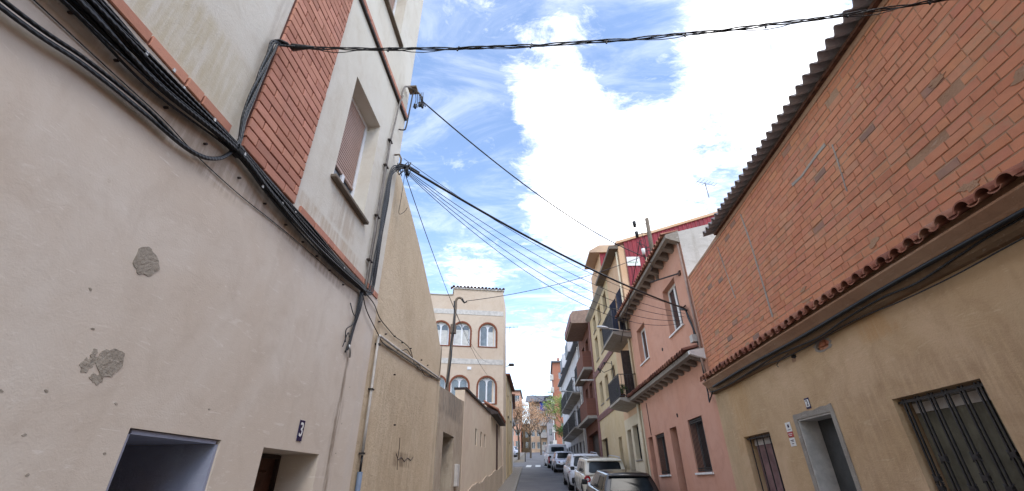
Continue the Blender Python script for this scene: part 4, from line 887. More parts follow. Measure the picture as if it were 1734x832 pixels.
# ------------------------------------------------------------------ YELLOW HOUSE
YH = thing('house', (3.5, 23, gz(23)), 'yellow ochre house with dark mauve bands and narrow windows', 'house')
B0, B1 = 9.62, 16.2
yw = [rect(s, s+w_, a, b) for s, w_ in ((10.3, .9), (12.15, .9), (13.9, .9)) for a, b in ((6.05, 7.2), (8.45, 9.75), (10.1, 11.0))]
yd = [rect(10.6, 11.3, 1.6, 4.1), rect(14.1, 15.9, 1.8, 4.36)]
MB().poly(R2, [(B0, 0), (B1, 0), (B1, 11.4), (B0, 11.4)], yw+yd, -.25, .0).build('wall', 'yellow', YH); MB().box(R2, B0+.01, B1-.01, -7, -.26, 0, 11.38).build('inner_volume', 'yellow', YH)
for q in yw: window(R2, YH, q[0][0], q[1][0], q[0][1], q[2][1], .15, frame='wood', mull=1, sill='cement')
door(R2, YH, 10.6, 11.3, 1.7, 4.1, .18, 'wood'); MB().box(R2, 14.1, 15.9, -.24, -.2, 1.8, 4.36).build('garage_door', 'wood_dark', YH)
for z in (5.48, 7.86): MB().prism(R2, [(.002, z-.14), (.002, z+.14), (.06, z+.14), (.09, z+.06), (.04, z-.14)], B0, B1).build('string_band', 'mauve', YH)
MB().prism(R2, [(.002, 11.2), (.002, 11.5), (.22, 11.5), (.22, 11.42)], B0+1, B1).build('cornice', 'cement', YH)
MB().box(R2, B1-.28, B1, .002, .07, .8, 11.38).build('corner_pilaster', 'mauve', YH)
MB().poly(R2, [(10.62, 11.505), (13.9, 11.505), (13.9, 13.3), (10.62, 13.3)], [], -4, -.01).build('penthouse_wall', 'orange', YH)
PF = Fr(tuple(R2.p(10.6, -.01, 0).xy), 87.8, 1)
redsheet(PF, .0, 3.9, 11.5, 13.5, 13.0, YH, .02)
MB().prism(R2, [(-4, 13.31), (.55, 13.31), (.55, 13.42), (.0, 13.75), (-4, 13.75)], 10.45, 12.6).build('penthouse_eave', 'tan_farX', YH)
AN = thing('wall_antenna', (3.3, 21, 6.7), 'dark bent metal bracket with arms on the yellow facade above the lower balcony', 'antenna')
MB().tube([R2.p(10.1, .01, 6.3), R2.p(10.1, .12, 6.5), R2.p(10.1, .15, 7.3)], .02, 6).build('post', 'iron', AN)
MB().tube([R2.p(10.1, .15, 7.2), R2.p(10.5, .45, 7.35), R2.p(10.8, .6, 7.05)], .015, 5).build('arm', 'iron', AN); MB().tube([R2.p(10.1, .15, 6.95), R2.p(10.4, .5, 6.85), R2.p(10.6, .7, 7.1)], .015, 5).build('arm', 'iron', AN)
for q in ((10.8, .6, 7.05), (10.6, .7, 7.1), (10.45, .42, 7.34)): MB().tube([R2.p(*q), R2.p(q[0], q[1], q[2]-.12)], .05, 6, .03).build('clamp', 'iron', AN)

# ------------------------------------------------------------------ BROWN BRICK BUILDING with balconies
BB = thing('apartment_building', (3.1, 29.5, gz(29.5)), 'brown brick apartment building with boxy brick balconies and a broad overhanging roof', 'building')
C0, C1 = 16.25, 21.9
MB().poly(R2, [(C0, 0), (C1, 0), (C1, 11.7), (C0, 11.7)], [rect(17, 21.2, 2.0, 5.0)]+[rect(17.4, 18.6, a, a+1.9) for a in (5.95, 8.75)]+[rect(19.4, 20.6, a, a+1.9) for a in (5.95, 8.75)], -.4, 0).build('wall', 'brick_far', BB); MB().box(R2, C0+.01, C1, -7, -.41, 0, 11.65).build('inner_volume', 'brick_far', BB)
MB().box(R2, 17, 21.2, -.39, -.3, 2.0, 5.0).build('shopfront', 'wood_dark', BB)
for a in (5.95, 8.75):
    for s in (17.4, 19.4): window(R2, BB, s, s+1.2, a, a+1.9, .2, frame='wood', mull=1)
for z in (5.75, 8.55):
    b = MB().box(R2, 16.5, 21.8, .0, .56, z-.16, z).build('balcony', 'cement', BB)
    mb = MB(); mb.box(R2, 16.5, 19.8, .48, .57, z+.001, z+.95).box(R2, 16.5, 16.6, .01, .479, z+.001, z+.95); mb.build('parapet', 'brick_far', b)
    mb = MB()
    for i in range(19): s = 19.85+i*.1; mb.box(R2, s-.008, s+.008, .5, .516, z, z+.95)
    mb.box(R2, 19.81, 21.8, .49, .525, z+.95, z+.98); mb.build('railing', 'iron', b)
MB().box(R2, 16.4, 16.55, .01, .8, 7.7, 7.78).build('balcony_beam', 'band_grey', BB)
mb = MB(); mb.prism(R2, [(0, 11.3), (1.1, 11.3), (1.15, 11.4), (1.15, 11.9), (1.0, 12.1), (-3, 12.5), (-3, 11.72), (0, 11.72)], 16.3, 20.4); mb.build('roof', 'soffit', BB)
MB().box(R2, 16.3, 20.4, 1.151, 1.18, 11.38, 11.88).build('fascia', 'mauve', BB)
MB().box(R2, 21.0, 22.6, .0, .8, 11.9, 12.9).build('roof_housing', 'grey_roof', BB)

# ------------------------------------------------------------------ GREY BUILDING with iron balconies
GB = thing('apartment_building', (2.5, 40, gz(40)), 'pale grey apartment building with long black railed balconies and glazed shopfront', 'building')
D0, D1 = 22.05, 39
shop = [rect(22.8+2.2*i, 24.5+2.2*i, 3.0+.15*i, 5.0+.05*i) for i in range(7)]
gw = [rect(22.9+2.2*i, 24.0+2.2*i, a, a+1.7) for i in range(7) for a in (5.95, 8.35)]
MB().poly(R2, [(D0, 0), (D1, 0), (D1, 11.6), (D0, 11.6)], shop+gw, -.35, 0).build('wall', 'grey_wall', GB); MB().box(R2, D0, D1, -7, -.36, 0, 11.55).build('inner_volume', 'grey_wall', GB)
for q in shop: window(R2, GB, q[0][0], q[1][0], q[0][1], q[2][1], .1, frame='iron', mull=1, pane='glass')
for q in gw: window(R2, GB, q[0][0], q[1][0], q[0][1], q[2][1], .15, frame='rust', mull=1)
for z in (5.75, 8.1): 
    for s0 in (22.3, 27.6): balcony(R2, s0, s0+5.0, z, GB, out=.7, h=1.05, mesh_front=False, bars=.09, th=.12)
for s0 in (24.5, 30):
    MB().prism(R2, [(-.8, 11.62), (.55, 11.62), (.55, 12.7), (.3, 13.0), (-.8, 13.2)], s0, s0+2.6).build('dormer', 'grey_roof', GB); MB().box(R2, s0-.06, s0, -.5, .6, 11.65, 12.9).build('dormer_cheek', 'grey_wall', GB)
MB().prism(R2, [(-6, 11.61), (.4, 11.61), (.4, 11.75), (-6, 13.2)], D0, D1).build('roof', 'grey_roof', GB)
pipe(GB, [R2.p(22.3, .08, 11.4), R2.p(22.3, .08, 3.0)], .06, 'white')
L3 = thing('street_lamp', (3.0, 32, 8), 'distant pale lamp arm sticking out from the brown brick balconies', 'street lamp')
MB().tube([R2.p(22.2, .0, 8.0), R2.p(22.2, 1.2, 8.15)], .03, 6).build('arm', 'band_grey', L3); MB().box(R2, 22.1, 22.3, 1.1, 1.55, 8.1, 8.2).build('lamp_head', 'lamphead', L3, bevel=.03)

# ------------------------------------------------------------------ FAR BLOCKS
FF = lambda y: Fr((0, y), 90, 1)            # facing the camera, s = X
def block(name, y, x0, x1, z1, mat, label, cols, rows, z_first, dz, depth=12, balc=None, roof='grey_roof', wmat='glass', wx=1.1, wz=1.4):
    h = thing(name, ((x0+x1)/2, y, 8), label, 'building'); fr = FF(y); zb = 4
    hs = []
    for i in range(cols):
        c = x0+(x1-x0)*(i+.5)/cols
        for j in range(rows): hs.append(rect(c-wx/2, c+wx/2, z_first+dz*j, z_first+dz*j+wz))
    MB().poly(fr, [(x0, zb), (x1, zb), (x1, z1), (x0, z1)], hs, -.3, 0).build('wall', mat, h); MB().box(fr, x0, x1, -depth, -.31, zb, z1-.02).build('side_wall', mat, h)
    for q in hs: window(fr, h, q[0][0], q[1][0], q[0][1], q[2][1], .15, frame='alu', mull=1, t=.08)
    if balc:
        for j in range(rows):
            z = z_first+dz*j-.25; b = MB().box(fr, balc[0], balc[1], 0, 1.1, z-.18, z).build('balcony', 'band_grey', h); MB().box(fr, balc[0], balc[1], 1.02, 1.1, z+.001, z+.95).build('parapet', 'band_grey', b)
    MB().box(fr, x0-.3, x1+.3, -depth, .5, z1+.001, z1+.35).build('roof', roof, h)
    return h
block('apartment_block', 112, -12, -4.7, 22.6, 'pink_farX', 'tall pale pink brick block rising behind the trees on the left', 5, 5, 9.8, 2.6)
TB = block('apartment_block', 108, -2.3, 1.5, 19.2, 'tan_farX', 'tan apartment block with a sloping grey roof beyond the trees', 3, 4, 9.2, 2.6, balc=(0, 1.5), wx=.8)
WB = block('apartment_block', 107, 1.55, 3.2, 20.0, 'grey_wall', 'slim white block between the tan block and the brick tower', 1, 4, 9.2, 2.6, wx=.7)
MB().prism(FF(107), [(.8, 19.0), (1.2, 19.1), (-8, 22), (-8, 21)], -3.2, 3.4).build('sloping_roof', 'grey_roof', TB)
MB().box(FF(106.6), .1, 1.7, 0, .08, 17.2, 19.0).build('awning', 'awning', TB)
TW = block('tower_block', 100, 3.4, 6.4, 26.6, 'brick_farX', 'tall orange brick tower with stacked balconies on its left edge', 1, 6, 9.5, 2.7, balc=(2.6, 3.4), wx=.6)
MB().box(FF(100), 4.6, 5.1, -3, -2, 26.9, 28.2).build('chimney', 'brick_farX', TW)
block('apartment_block', 125, 8, 24, 20, 'tan_farX', 'distant beige block largely hidden by the right hand houses', 6, 4, 10, 2.7)
block('apartment_block', 125, -34, -13, 20, 'tan_farX', 'distant beige block largely hidden by the left hand houses', 6, 4, 10, 2.7)
block('house', 120, -5.5, -1.5, 15.5, 'yellow', 'low ochre block seen between the pink brick block and the tan one', 3, 2, 10.2, 2.4, wx=.7)
block('house', 56, -12, -3.6, 9.0, 'arch', 'pale house at the left corner of the little square', 3, 2, 4.9+.6, 2.2, depth=6, wx=.8, wz=1.1)

def antenna(x, y, z, h, label, rz=0.0, k=6):
    a = thing('tv_antenna', (x, y, z), label, 'antenna'); c, s_ = math.cos(rz), math.sin(rz)
    MB().tube([(x, y, z), (x, y, z+h)], .018, 5).build('mast', 'iron', a)
    mb = MB(); mb.tube([(x-.5*c, y-.5*s_, z+h-.05), (x+.6*c, y+.6*s_, z+h-.05)], .012, 4)
    for i in range(k):
        q = -.45+1.0*i/(k-1); w_ = .28-.02*i; mb.tube([(x+q*c-w_*s_, y+q*s_+w_*c, z+h-.04), (x+q*c+w_*s_, y+q*s_-w_*c, z+h-.04)], .008, 4)
    mb.build('aerial', 'iron', a)
antenna(8.5, 17.4, 14.2, .9, 'thin rooftop aerial above the red cladding beside the corrugated roof edge', .4)
antenna(-1.9, 29.5, 11.6, .5, 'small aerial jutting from the side of the arched building', 0, 5)
# ------------------------------------------------------------------ TREES
def tree(x, y, h, r, leafmat_, n, label, seed, size=.09, trunk=.12, bare=.5, grp='trees in the square'):
    random.seed(seed); z = gz(y); t_ = thing('tree', (x, y, z), label, 'tree', grp); tips = []
    mb = MB(); mb.tube(spline([(x, y, z-.2), (x+.05, y, z+h*.2), (x-.04, y+.05, z+h*.42)], 6), trunk, 8, trunk*.62)
    def limb(p, d, L, rad, lev):
        q = p+d*L*.5+Vector((random.uniform(-.1,.1), random.uniform(-.1,.1), .05))*L; e = p+d*L+Vector((random.uniform(-.1,.1),random.uniform(-.1,.1),.1))*L
        mb.tube(spline([p, q, e], 3), rad, 5, rad*.5)
        if lev == 0: tips.append(e); return
        tips.append(q)
        for _ in range(random.randint(2, 4)):
            nd = (d+Vector((random.uniform(-.8,.8), random.uniform(-.8,.8), random.uniform(-.25,.65)))).normalized(); limb(q if random.random() < .35 else e, nd, L*random.uniform(.55,.8), rad*.5, lev-1)
    for k in range(5):
        a = 2*math.pi*k/5+random.random(); limb(Vector((x-.04, y+.05, z+h*.40)), Vector((math.cos(a)*.65, math.sin(a)*.65, random.uniform(.7,1.1))).normalized(), h*.26, trunk*.5, 3)
    mb.build('trunk', 'bark', t_, smooth=True)
    c = MB(); 
    for p in tips:
        if random.random() < bare: leaves(c, p, r, n, size)
    c.build('crown', leafmat_, t_)
    return t_
tree(-3.0, 64, 7.6, .6, 'leaf_brown', 11, 'russet leaved plane tree nearest the left houses in the square', 3, .10, .17, .8)
tree(-1.5, 68, 7.0, .6, 'leaf_brown', 11, 'sparse russet tree right of the first in the square', 5, .10, .14, .75)
tree(.0, 82, 8.0, .7, 'leaf_brown', 9, 'russet tree standing in front of the tan apartment block', 8, .12, .16, .7)
tree(-5.0, 72, 8.2, .6, 'leaf_brown', 11, 'tall thin russet tree partly hidden by the left houses', 11, .11, .16, .7)
tree(-2.0, 92, 10.5, .4, 'leaf_brown', 3, 'nearly bare pale tree beyond the russet ones', 14, .11, .16, .5)
tree(3.75, 57, 7.6, .42, 'leaf_green', 26, 'bright yellow green tree beside the pale grey building', 17, .10, .12, .9)
tree(5.6, 66, 8.0, .5, 'leaf_green', 22, 'second light green tree further up behind the white van', 19, .11, .13, .9)
tree(3.2, 54, 4.0, .35, 'leaf_dark', 22, 'low darker green tree at the end of the right pavement', 23, .08, .08, .9)

# ------------------------------------------------------------------ VEHICLES (y forward, rear at y=0)
def rrect(cu, cv, hu, hv, r, k=4):
    out = []
    for (sx, sy, a0) in ((1, 1, 0), (-1, 1, 90), (-1, -1, 180), (1, -1, 270)):
        for i in range(k+1):
            a = math.radians(a0+90*i/k); out.append((cu+sx*(hu-r)+r*math.cos(a), cv+sy*(hv-r)+r*math.sin(a)))
    return out
def vehicle(name, loc, rz, label, cat, body, L, Wd, H, belt, roof_y0, roof_y1, belt_y0, belt_y1, hwr, hood, lamps='wide', roofmat=None, van=False, rails=False, antenna=False, spoiler=True, group='vehicles parked along the right kerb', plate=True, wheel_r=.32, bumper='plastic'):
    R = thing(name, loc, label, cat, group, rz); hw = Wd/2
    pitch = math.atan(SL); R.rotation_euler = (pitch, 0, rz)
    # lower body
    ST = [(0.0, .80, .40, belt-.30), (.03, .90, .30, belt-.12), (.12, .965, .24, belt-.02), (.5, .99, .20, belt), (L*.3, 1, .19, belt), (L*.5, 1, .19, belt-.01), (belt_y1-.05, 1, .19, belt-.02), (belt_y1+.3, .99, .19, hood+.02), (L-.5, .97, .2, hood-.05), (L-.18, .90, .24, hood-.16), (L-.03, .78, .32, hood-.32), (L, .66, .38, hood-.42)]
    if van: ST = [(0.0, .90, .40, belt-.10), (.03, .96, .30, belt-.03), (.12, .985, .24, belt), *ST[3:]]
    P = []; m = 15
    for (y, w, zb, zt) in ST:
        w *= hw
        half = [(0, zb), (.8*w, zb), (.94*w, zb+.06), (.985*w, zb+.2), (w, (zb+zt)/2+.05), (.985*w, zt-.16), (.955*w, zt-.05), (.90*w, zt)]
        full = half+[(-a, b) for a, b in reversed(half[1:])]
        P += [(a, y, b) for a, b in full]; m = len(full)
    F = [(i*m+k, i*m+(k+1) % m, (i+1)*m+(k+1) % m, (i+1)*m+k) for i in range(len(ST)-1) for k in range(m)]+[tuple(range(m))[::-1], tuple(range((len(ST)-1)*m, len(ST)*m))]
    bo = MB().add(P, F).build('body', body, R, smooth=True, local=True)
    # greenhouse
    hb = hw*.90; c = [(-hb, belt_y0, belt-.02), (hb, belt_y0, belt-.02), (hb, belt_y1, belt-.04), (-hb, belt_y1, belt-.04), (-hwr, roof_y0, H), (hwr, roof_y0, H), (hwr, roof_y1, H-.02), (-hwr, roof_y1, H-.02)]
    bm = bmesh.new(); vs = [bm.verts.new(p) for p in c]
    for f in ((0,1,2,3), (4,7,6,5), (0,4,5,1), (1,5,6,2), (2,6,7,3), (3,7,4,0)): bm.faces.new([vs[i] for i in f])
    bmesh.ops.subdivide_edges(bm, edges=bm.edges[:], cuts=5, use_grid_fill=True)
    yc = (roof_y0+roof_y1)/2
    for v in bm.verts:       # crown the roof and tumblehome
        q = max(0, (v.co.z-belt)/(H-belt)); v.co.z += .05*q*(1-(v.co.x/hwr)**2*.9 if abs(v.co.x) < hwr else .1)*(1-((v.co.y-yc)/(abs(roof_y1-roof_y0)*.9))**2)
        v.co.x *= 1+.03*math.sin(math.pi*min(1, q))
    bm.normal_update()
    bmesh.ops.bevel(bm, geom=[e for e in bm.edges if len(e.link_faces) == 2 and e.calc_face_angle(0) > .45], offset=.055, segments=3, affect='EDGES', profile=.6)
    bmesh.ops.recalc_face_normals(bm, faces=bm.faces[:])
    me = bpy.data.meshes.new('cabin'); bm.to_mesh(me); bm.free(); me.materials.append(M[roofmat or body]); me.polygons.foreach_set('use_smooth', [True]*len(me.polygons))
    cab = bpy.data.objects.new('cabin', me); COL.objects.link(cab); cab.parent = R
    def face(a, b, c_, d, u, v): a, b, c_, d = map(Vector, (a, b, c_, d)); return a.lerp(b, u).lerp(d.lerp(c_, u), v)
    def glasspatch(ids, loop, name, off=.012, bulge=0.0, mat='glass_car', th=.03):
        q = [c[i] for i in ids]; nrm = (Vector(q[1])-Vector(q[0])).cross(Vector(q[3])-Vector(q[0])).normalized(); ctr = (Vector(c[0])+Vector(c[6]))/2
        if nrm.dot(face(*q, .5, .5)-ctr) < 0: nrm = -nrm
        o_ = [face(*q, u, v)+nrm*(off+bulge*(1-(2*u-1)**2)) for u, v in loop]; i_ = [p-nrm*th for p in o_]; n_ = len(o_)
        MB().add(o_+i_, [tuple(range(n_))]+[(i, (i+1) % n_, n_+(i+1) % n_, n_+i) for i in range(n_)]).build(name, mat, R, local=True)
    glasspatch((0, 1, 5, 4), rrect(.5, .50, .41 if not van else .36, .34 if not van else .26, .10), 'rear_window', .014, .01)
    glasspatch((3, 2, 6, 7), rrect(.5, .5, .42, .40, .08), 'windscreen', .014, .01)
    for ids, sd in (((0, 3, 7, 4), -1), ((1, 2, 6, 5), 1)):
        spans = ((.16, .42), (.455, .86)) if not van else ((.62, .9),)
        for (u0, u1) in spans: glasspatch(ids, rrect((u0+u1)/2, .48, (u1-u0)/2, .34, .06), 'side_window', .018, .012)
        if not van: glasspatch(ids, rrect(.095, .46, .045, .22, .03), 'quarter_window', .018, .0)
    # lamps
    for sd in (-1, 1):
        x = sd*hw*.80
        if lamps == 'round': 
            l = MB().tube([(x, .06, belt-.14), (x, -.012, belt-.14)], .135, 14, .12).build('tail_lamp', 'lamp_red', R, local=True, smooth=False); MB().tube([(x, -.01, belt-.14), (x, -.02, belt-.14)], .055, 10).build('lens', 'lamp_clear', l, local=True)
        elif lamps == 'high':
            q = [(sd*hw*.88, .02, belt-.16), (sd*hw*.98, .16, belt-.16), (sd*(hwr+.02), roof_y0+.05, H-.16), (sd*(hwr-.07), roof_y0-.03, H-.14)]
            q2 = [(a*.92, b+.1, z_) for a, b, z_ in q]; MB().add(q+q2, [(0,1,2,3), (4,7,6,5), (0,4,5,1), (1,5,6,2), (2,6,7,3), (3,7,4,0)]).build('tail_lamp', 'lamp_red', R, local=True, bevel=.015)
        elif lamps == 'van':
            MB().box(W, -.01, .06, sd*hw*.9-.07, sd*hw*.9+.07, belt-.75, belt-.2).build('tail_lamp', 'lamp_red', R, local=True, bevel=.015)
        else:
            q = [(sd*hw*.45, -.012, belt-.24), (sd*hw*.93, .05, belt-.27), (sd*hw*1.0, .22, belt-.17), (sd*hw*.93, .04, belt-.10), (sd*hw*.5, -.0, belt-.15)]
            q2 = [(a*.93, b+.16, z_) for a, b, z_ in q]; MB().add(q+q2, [(0,1,2,3,4), (9,8,7,6,5)]+[(i, (i+1) % 5, 5+(i+1) % 5, 5+i) for i in range(5)]).build('tail_lamp', 'lamp_red', R, local=True, bevel=.012)
        MB().box(W, L-.28, L-.06, sd*hw*.62-.15, sd*hw*.62+.15, hood-.34, hood-.2).build('headlight', 'lamp_clear', R, local=True, bevel=.03)
        ym = belt_y1-.35; o = MB().box(W, ym-.06, ym+.1, sd*(hw+.02), sd*(hw+.2), belt+.02, belt+.17).build('side_mirror', 'plastic' if body != 'car_white' else body, R, local=True, bevel=.03)
        for yw in (.72, L-.8):
            t_ = MB().tube([(sd*(hw-.20), yw, wheel_r), (sd*(hw+.004), yw, wheel_r)], wheel_r, 20).build('tyre', 'rubber', R, local=True, bevel=.02)
            MB().tube([(sd*(hw-.02), yw, wheel_r), (sd*(hw+.012), yw, wheel_r)], wheel_r*.62, 14).build('rim', 'alu', t_, local=True)
            MB().tube([(sd*(hw-.25), yw, wheel_r+.03), (sd*(hw-.004), yw, wheel_r+.03)], wheel_r+.07, 20).build('wheel_arch', 'plastic', R, local=True)
    MB().box(W, -.05, .22, -hw*.86, hw*.86, .34, .60).build('bumper', bumper if bumper != 'body' else body, R, local=True, bevel=.05)
    if plate: MB().box(W, -.065, -.04, -.26, .26, .62 if not van else .5, .73 if not van else .61).build('number_plate', 'white', R, local=True)
    if spoiler: MB().add([(-hwr*.98, roof_y0-.13, H-.035), (hwr*.98, roof_y0-.13, H-.035), (hwr*.98, roof_y0+.15, H-.0), (-hwr*.98, roof_y0+.15, H-.0), (-hwr*.98, roof_y0-.12, H-.075), (hwr*.98, roof_y0-.12, H-.075), (hwr*.98, roof_y0+.12, H-.07), (-hwr*.98, roof_y0+.12, H-.07)], [(0,1,2,3), (4,7,6,5), (0,4,5,1), (1,5,6,2), (2,6,7,3), (3,7,4,0)]).build('spoiler', roofmat or body, R, local=True, bevel=.015)
    if rails:
        for sd in (-1, 1): MB().tube(spline([(sd*hwr*.9, roof_y0+.1, H+.01), (sd*hwr*.92, roof_y0+.25, H+.06), (sd*hwr*.92, roof_y1-.2, H+.06), (sd*hwr*.9, roof_y1-.02, H+.0)], 4), .02, 6).build('roof_rail', 'alu', R, local=True, smooth=True)
    if antenna: MB().tube([(0, roof_y0+.3, H+.04), (0, roof_y0+.15, H+.22)], .012, 5, .004).build('antenna', 'plastic', R, local=True)
    MB().tube([(0, -.01, belt-.36), (0, -.02, belt-.36)], .05, 10).build('badge', 'alu', R, local=True)
    return R
RZ = math.radians(1.6)
vehicle('parked_car', (2.50, 13.9, gz(13.9)), RZ, 'black hatchback with roof antenna parked nearest in front of the pink house', 'car', 'car_black', 4.2, 1.76, 1.38, .90, .42, 2.5, .12, 3.25, .60, .92, lamps='high', antenna=True)
vehicle('parked_car', (2.48, 19.1, gz(19.1)), RZ, 'cream white small off roader with round red tail lamps behind the black hatchback', 'car', 'car_cream', 4.2, 1.8, 1.58, 1.03, .25, 2.75, .06, 3.3, .70, 1.03, lamps='round', rails=True, antenna=False)
vehicle('parked_car', (2.25, 24.2, gz(24.2)), RZ, 'white family SUV with wide tail lamps between the cream car and the small white hatchback', 'car', 'car_white', 4.5, 1.84, 1.60, 1.0, .40, 2.85, .10, 3.45, .66, .98, lamps='wide', rails=True)
vehicle('parked_car', (1.85, 37.4, gz(37.4)), RZ*1.4, 'silvery white small hatchback parked in front of the white van', 'car', 'car_silver', 4.1, 1.74, 1.44, .93, .5, 2.5, .15, 3.2, .62, .92, lamps='wide')
vehicle('parked_van', (1.5, 43.2, gz(43.2)), RZ*3, 'tall white panel van at the far end of the row of cars', 'van', 'car_white', 4.4, 1.82, 1.92, 1.15, .10, 3.0, .04, 3.6, .80, 1.12, lamps='van', van=True, spoiler=False)
vehicle('parked_car', (-3.6, 73, gz(73)), math.radians(70), 'small distant silver car under the russet trees', 'car', 'car_silver', 4.0, 1.7, 1.45, .93, .5, 2.5, .15, 3.2, .6, .9, group='cars parked in the square')
vehicle('parked_car', (-4.4, 62, gz(62)), math.radians(80), 'distant white car beside the left hand tree of the square', 'car', 'car_white', 4.0, 1.7, 1.45, .93, .5, 2.5, .15, 3.2, .6, .9, group='cars parked in the square')
bl = thing('bollard', (-1.9, 57, gz(57)), 'small dark bollard on the paving at the end of the street', 'bollard')
MB().tube([(-1.9, 57, gz(57)), (-1.9, 57, gz(57)+.95)], .06, 8, .05).build('post', 'iron', bl); MB().tube([(-1.9, 57, gz(57)+.95), (-1.9, 57, gz(57)+1.05)], .075, 8, .03).build('cap', 'iron', bl)
wire((-2.1, 33, 9.0), (3.0, 35, 7.0), .3, .012, 'thin wire across the far street below the white van roofline', group='far wires over the street')
wire((-2.1, 38, 8.9), (2.2, 47, 11), .3, .012, 'thin wire rising from the far left houses to the pale grey building', group='far wires over the street')

# ------------------------------------------------------------------ CAMERA
cam = bpy.data.cameras.new('camera'); co = bpy.data.objects.new('camera', cam); COL.objects.link(co); sc.camera = co
cam.sensor_width = 36; cam.lens = 36*725.4566/1734; cam.clip_start = .05; cam.clip_end = 6000
pi_, yaw, roll = math.radians(29.0647), math.radians(-3.2588), math.radians(-.5516)
fw = Vector((math.sin(yaw)*math.cos(pi_), math.cos(yaw)*math.cos(pi_), math.sin(pi_))); r0 = Vector((math.cos(yaw), -math.sin(yaw), 0)); u0 = r0.cross(fw)
r_ = r0*math.cos(roll)+u0*math.sin(roll); u_ = r_.cross(fw)
m = Matrix((r_, u_, -fw)).transposed().to_4x4(); m.translation = Vector((0, 0, 2.3)); co.matrix_world = m

# ------------------------------------------------------------------ LIGHT
SUN_EL, SUN_AZ = 52, 150                    # azimuth clockwise from +Y (the street's direction)
wd_ = bpy.data.worlds.new('World'); sc.world = wd_; wd_.use_nodes = True; nt = wd_.node_tree; nt.nodes.clear()
N = nt.nodes.new; Lk = nt.links.new
out = N('ShaderNodeOutputWorld'); sky = N('ShaderNodeTexSky'); sky.sky_type = 'NISHITA'; sky.sun_disc = False
sky.sun_elevation = math.radians(SUN_EL); sky.sun_rotation = math.radians(SUN_AZ); sky.air_density = 1.0; sky.dust_density = .4; sky.ozone_density = 2.2
bg = N('ShaderNodeBackground'); bg.inputs[1].default_value = .15; Lk(sky.outputs[0], bg.inputs[0])
cl = N('ShaderNodeBackground'); cl.inputs[0].default_value = (1, .975, .945, 1); cl.inputs[1].default_value = 1.4
mx = N('ShaderNodeMixShader'); Lk(bg.outputs[0], mx.inputs[1]); Lk(cl.outputs[0], mx.inputs[2]); Lk(mx.outputs[0], out.inputs[0])
tc = N('ShaderNodeTexCoord'); sp = N('ShaderNodeSeparateXYZ'); Lk(tc.outputs['Generated'], sp.inputs[0])
def mth(op, a, b=0.0, clamp=False):
    n = N('ShaderNodeMath'); n.operation = op; n.use_clamp = clamp
    for i, v in enumerate((a, b)):
        if isinstance(v, (int, float)): n.inputs[i].default_value = v
        else: Lk(v, n.inputs[i])
    return n.outputs[0]
zz = mth('ADD', mth('MAXIMUM', sp.outputs[2], 0.0), .12)
cx, cy = mth('DIVIDE', sp.outputs[0], zz), mth('DIVIDE', sp.outputs[1], zz)
cb = N('ShaderNodeCombineXYZ'); Lk(cx, cb.inputs[0]); Lk(cy, cb.inputs[1])
def nz(scale, det, rough, dist, off=(0, 0, 0), st=(1, 1, 1)):
    mp = N('ShaderNodeMapping'); Lk(cb.outputs[0], mp.inputs[0]); mp.inputs['Location'].default_value = off; mp.inputs['Scale'].default_value = st
    n = N('ShaderNodeTexNoise'); Lk(mp.outputs[0], n.inputs[0]); n.inputs['Scale'].default_value = scale; n.inputs['Detail'].default_value = det; n.inputs['Roughness'].default_value = rough; n.inputs['Distortion'].default_value = dist
    return n.outputs[0]
cov = mth('ADD', mth('MULTIPLY', nz(1.3, 9, .62, .5), .55), mth('ADD', mth('MULTIPLY', nz(3.4, 9, .7, 1.0, (5, 2, 0), (1, 1.6, 1)), .6), mth('MULTIPLY', nz(11, 8, .7, .8, (1, 7, 0), (1, 2.2, 1)), .35)))
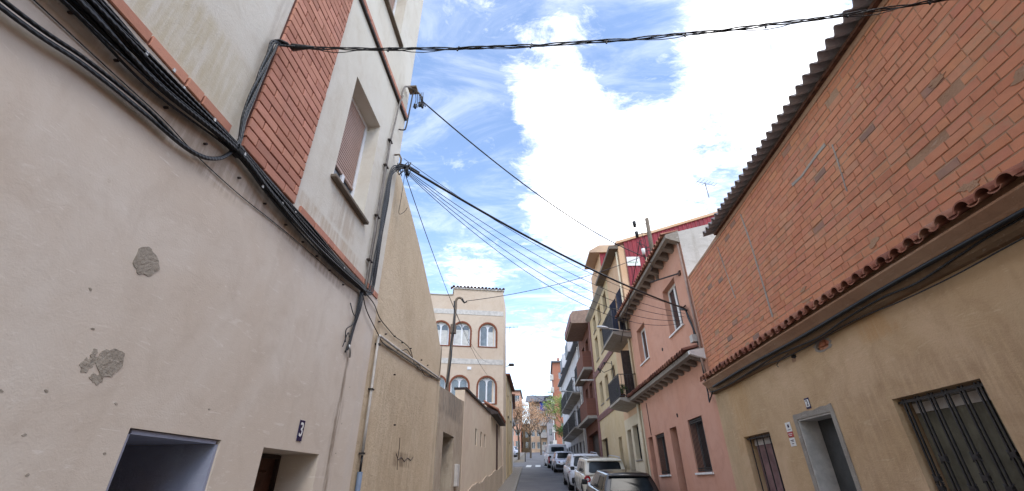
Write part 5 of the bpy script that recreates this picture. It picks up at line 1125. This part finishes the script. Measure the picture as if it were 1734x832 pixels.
# broad gaps and banks of cloud at their places in the sky: (direction, half width, amount)
SKY_SPOTS = [((-.208,.632,.747),14,-.27),((-.245,.819,.52),14,-.24),((-.093,.781,.617),10,-.24),((.06,.55,.84),9,-.16),((.23,.602,.765),8,-.26),((.335,.655,.678),7,-.12),((.351,.731,.585),7,-.16),((-.008,.914,.406),9,-.16),
  ((.048,.637,.769),9,.20),((.135,.784,.606),14,.26),((.413,.612,.675),14,.26),((-.142,.879,.455),6,.2),((.284,.785,.55),8,.2)]
def spot(d, w, amt):
    d = Vector(d).normalized()
    dp = N('ShaderNodeVectorMath'); dp.operation = 'DOT_PRODUCT'; Lk(tc.outputs['Generated'], dp.inputs[0]); dp.inputs[1].default_value = d
    mr = N('ShaderNodeMapRange'); mr.interpolation_type = 'SMOOTHSTEP'; Lk(dp.outputs['Value'], mr.inputs[0]); mr.inputs[1].default_value = math.cos(math.radians(w)); mr.inputs[2].default_value = 1.0
    return mth('MULTIPLY', mr.outputs[0], amt)
for g_ in SKY_SPOTS: cov = mth('ADD', cov, spot(*g_))
def mrange(v, a, b, c, d):
    mr = N('ShaderNodeMapRange'); mr.interpolation_type = 'SMOOTHSTEP'; Lk(v, mr.inputs[0])
    for i, q in enumerate((a, b, c, d)): mr.inputs[i+1].default_value = q
    return mr.outputs[0]
gap = 0.0
for g_ in SKY_SPOTS:
    if g_[2] < 0: gap = mth('ADD', gap, spot(g_[0], g_[1]*1.25, -g_[2]*3.6))
keep = mth('SUBTRACT', 1.0, mth('MINIMUM', gap, .78))
thick = mrange(mth('ADD', cov, mth('MULTIPLY', mth('SUBTRACT', nz(7, 10, .75, .9, (3, 3, 0), (1, 1.5, 1)), .5), .7)), .58, 1.22, 0, 1)
veil = mrange(nz(2.2, 10, .66, 1.3, (2, 9, 0), (1, 2.4, 1)), .42, .74, .06, .60)     # thin high veil, drawn out in streaks
puffs = mrange(nz(5.5, 10, .7, .6, (8, 3, 0)), .52, .74, 0, .8)
Lk(mth('MAXIMUM', thick, mth('MULTIPLY', mth('MAXIMUM', veil, puffs), keep)), mx.inputs[0])
sun = bpy.data.lights.new('sun', 'SUN'); sun.energy = 0.55; sun.angle = math.radians(18); sun.color = (1, .95, .88); so = bpy.data.objects.new('sun', sun); COL.objects.link(so)
az, el = math.radians(SUN_AZ), math.radians(SUN_EL); sd = Vector((math.sin(az)*math.cos(el), math.cos(az)*math.cos(el), math.sin(el)))
so.rotation_euler = sd.to_track_quat('Z', 'Y').to_euler()
sc.view_settings.view_transform = 'Standard'; sc.view_settings.look = 'None'; sc.view_settings.exposure = 1.34; sc.view_settings.gamma = 1
sc.render.engine = 'CYCLES'; sc.cycles.max_bounces = 8; sc.cycles.diffuse_bounces = 4
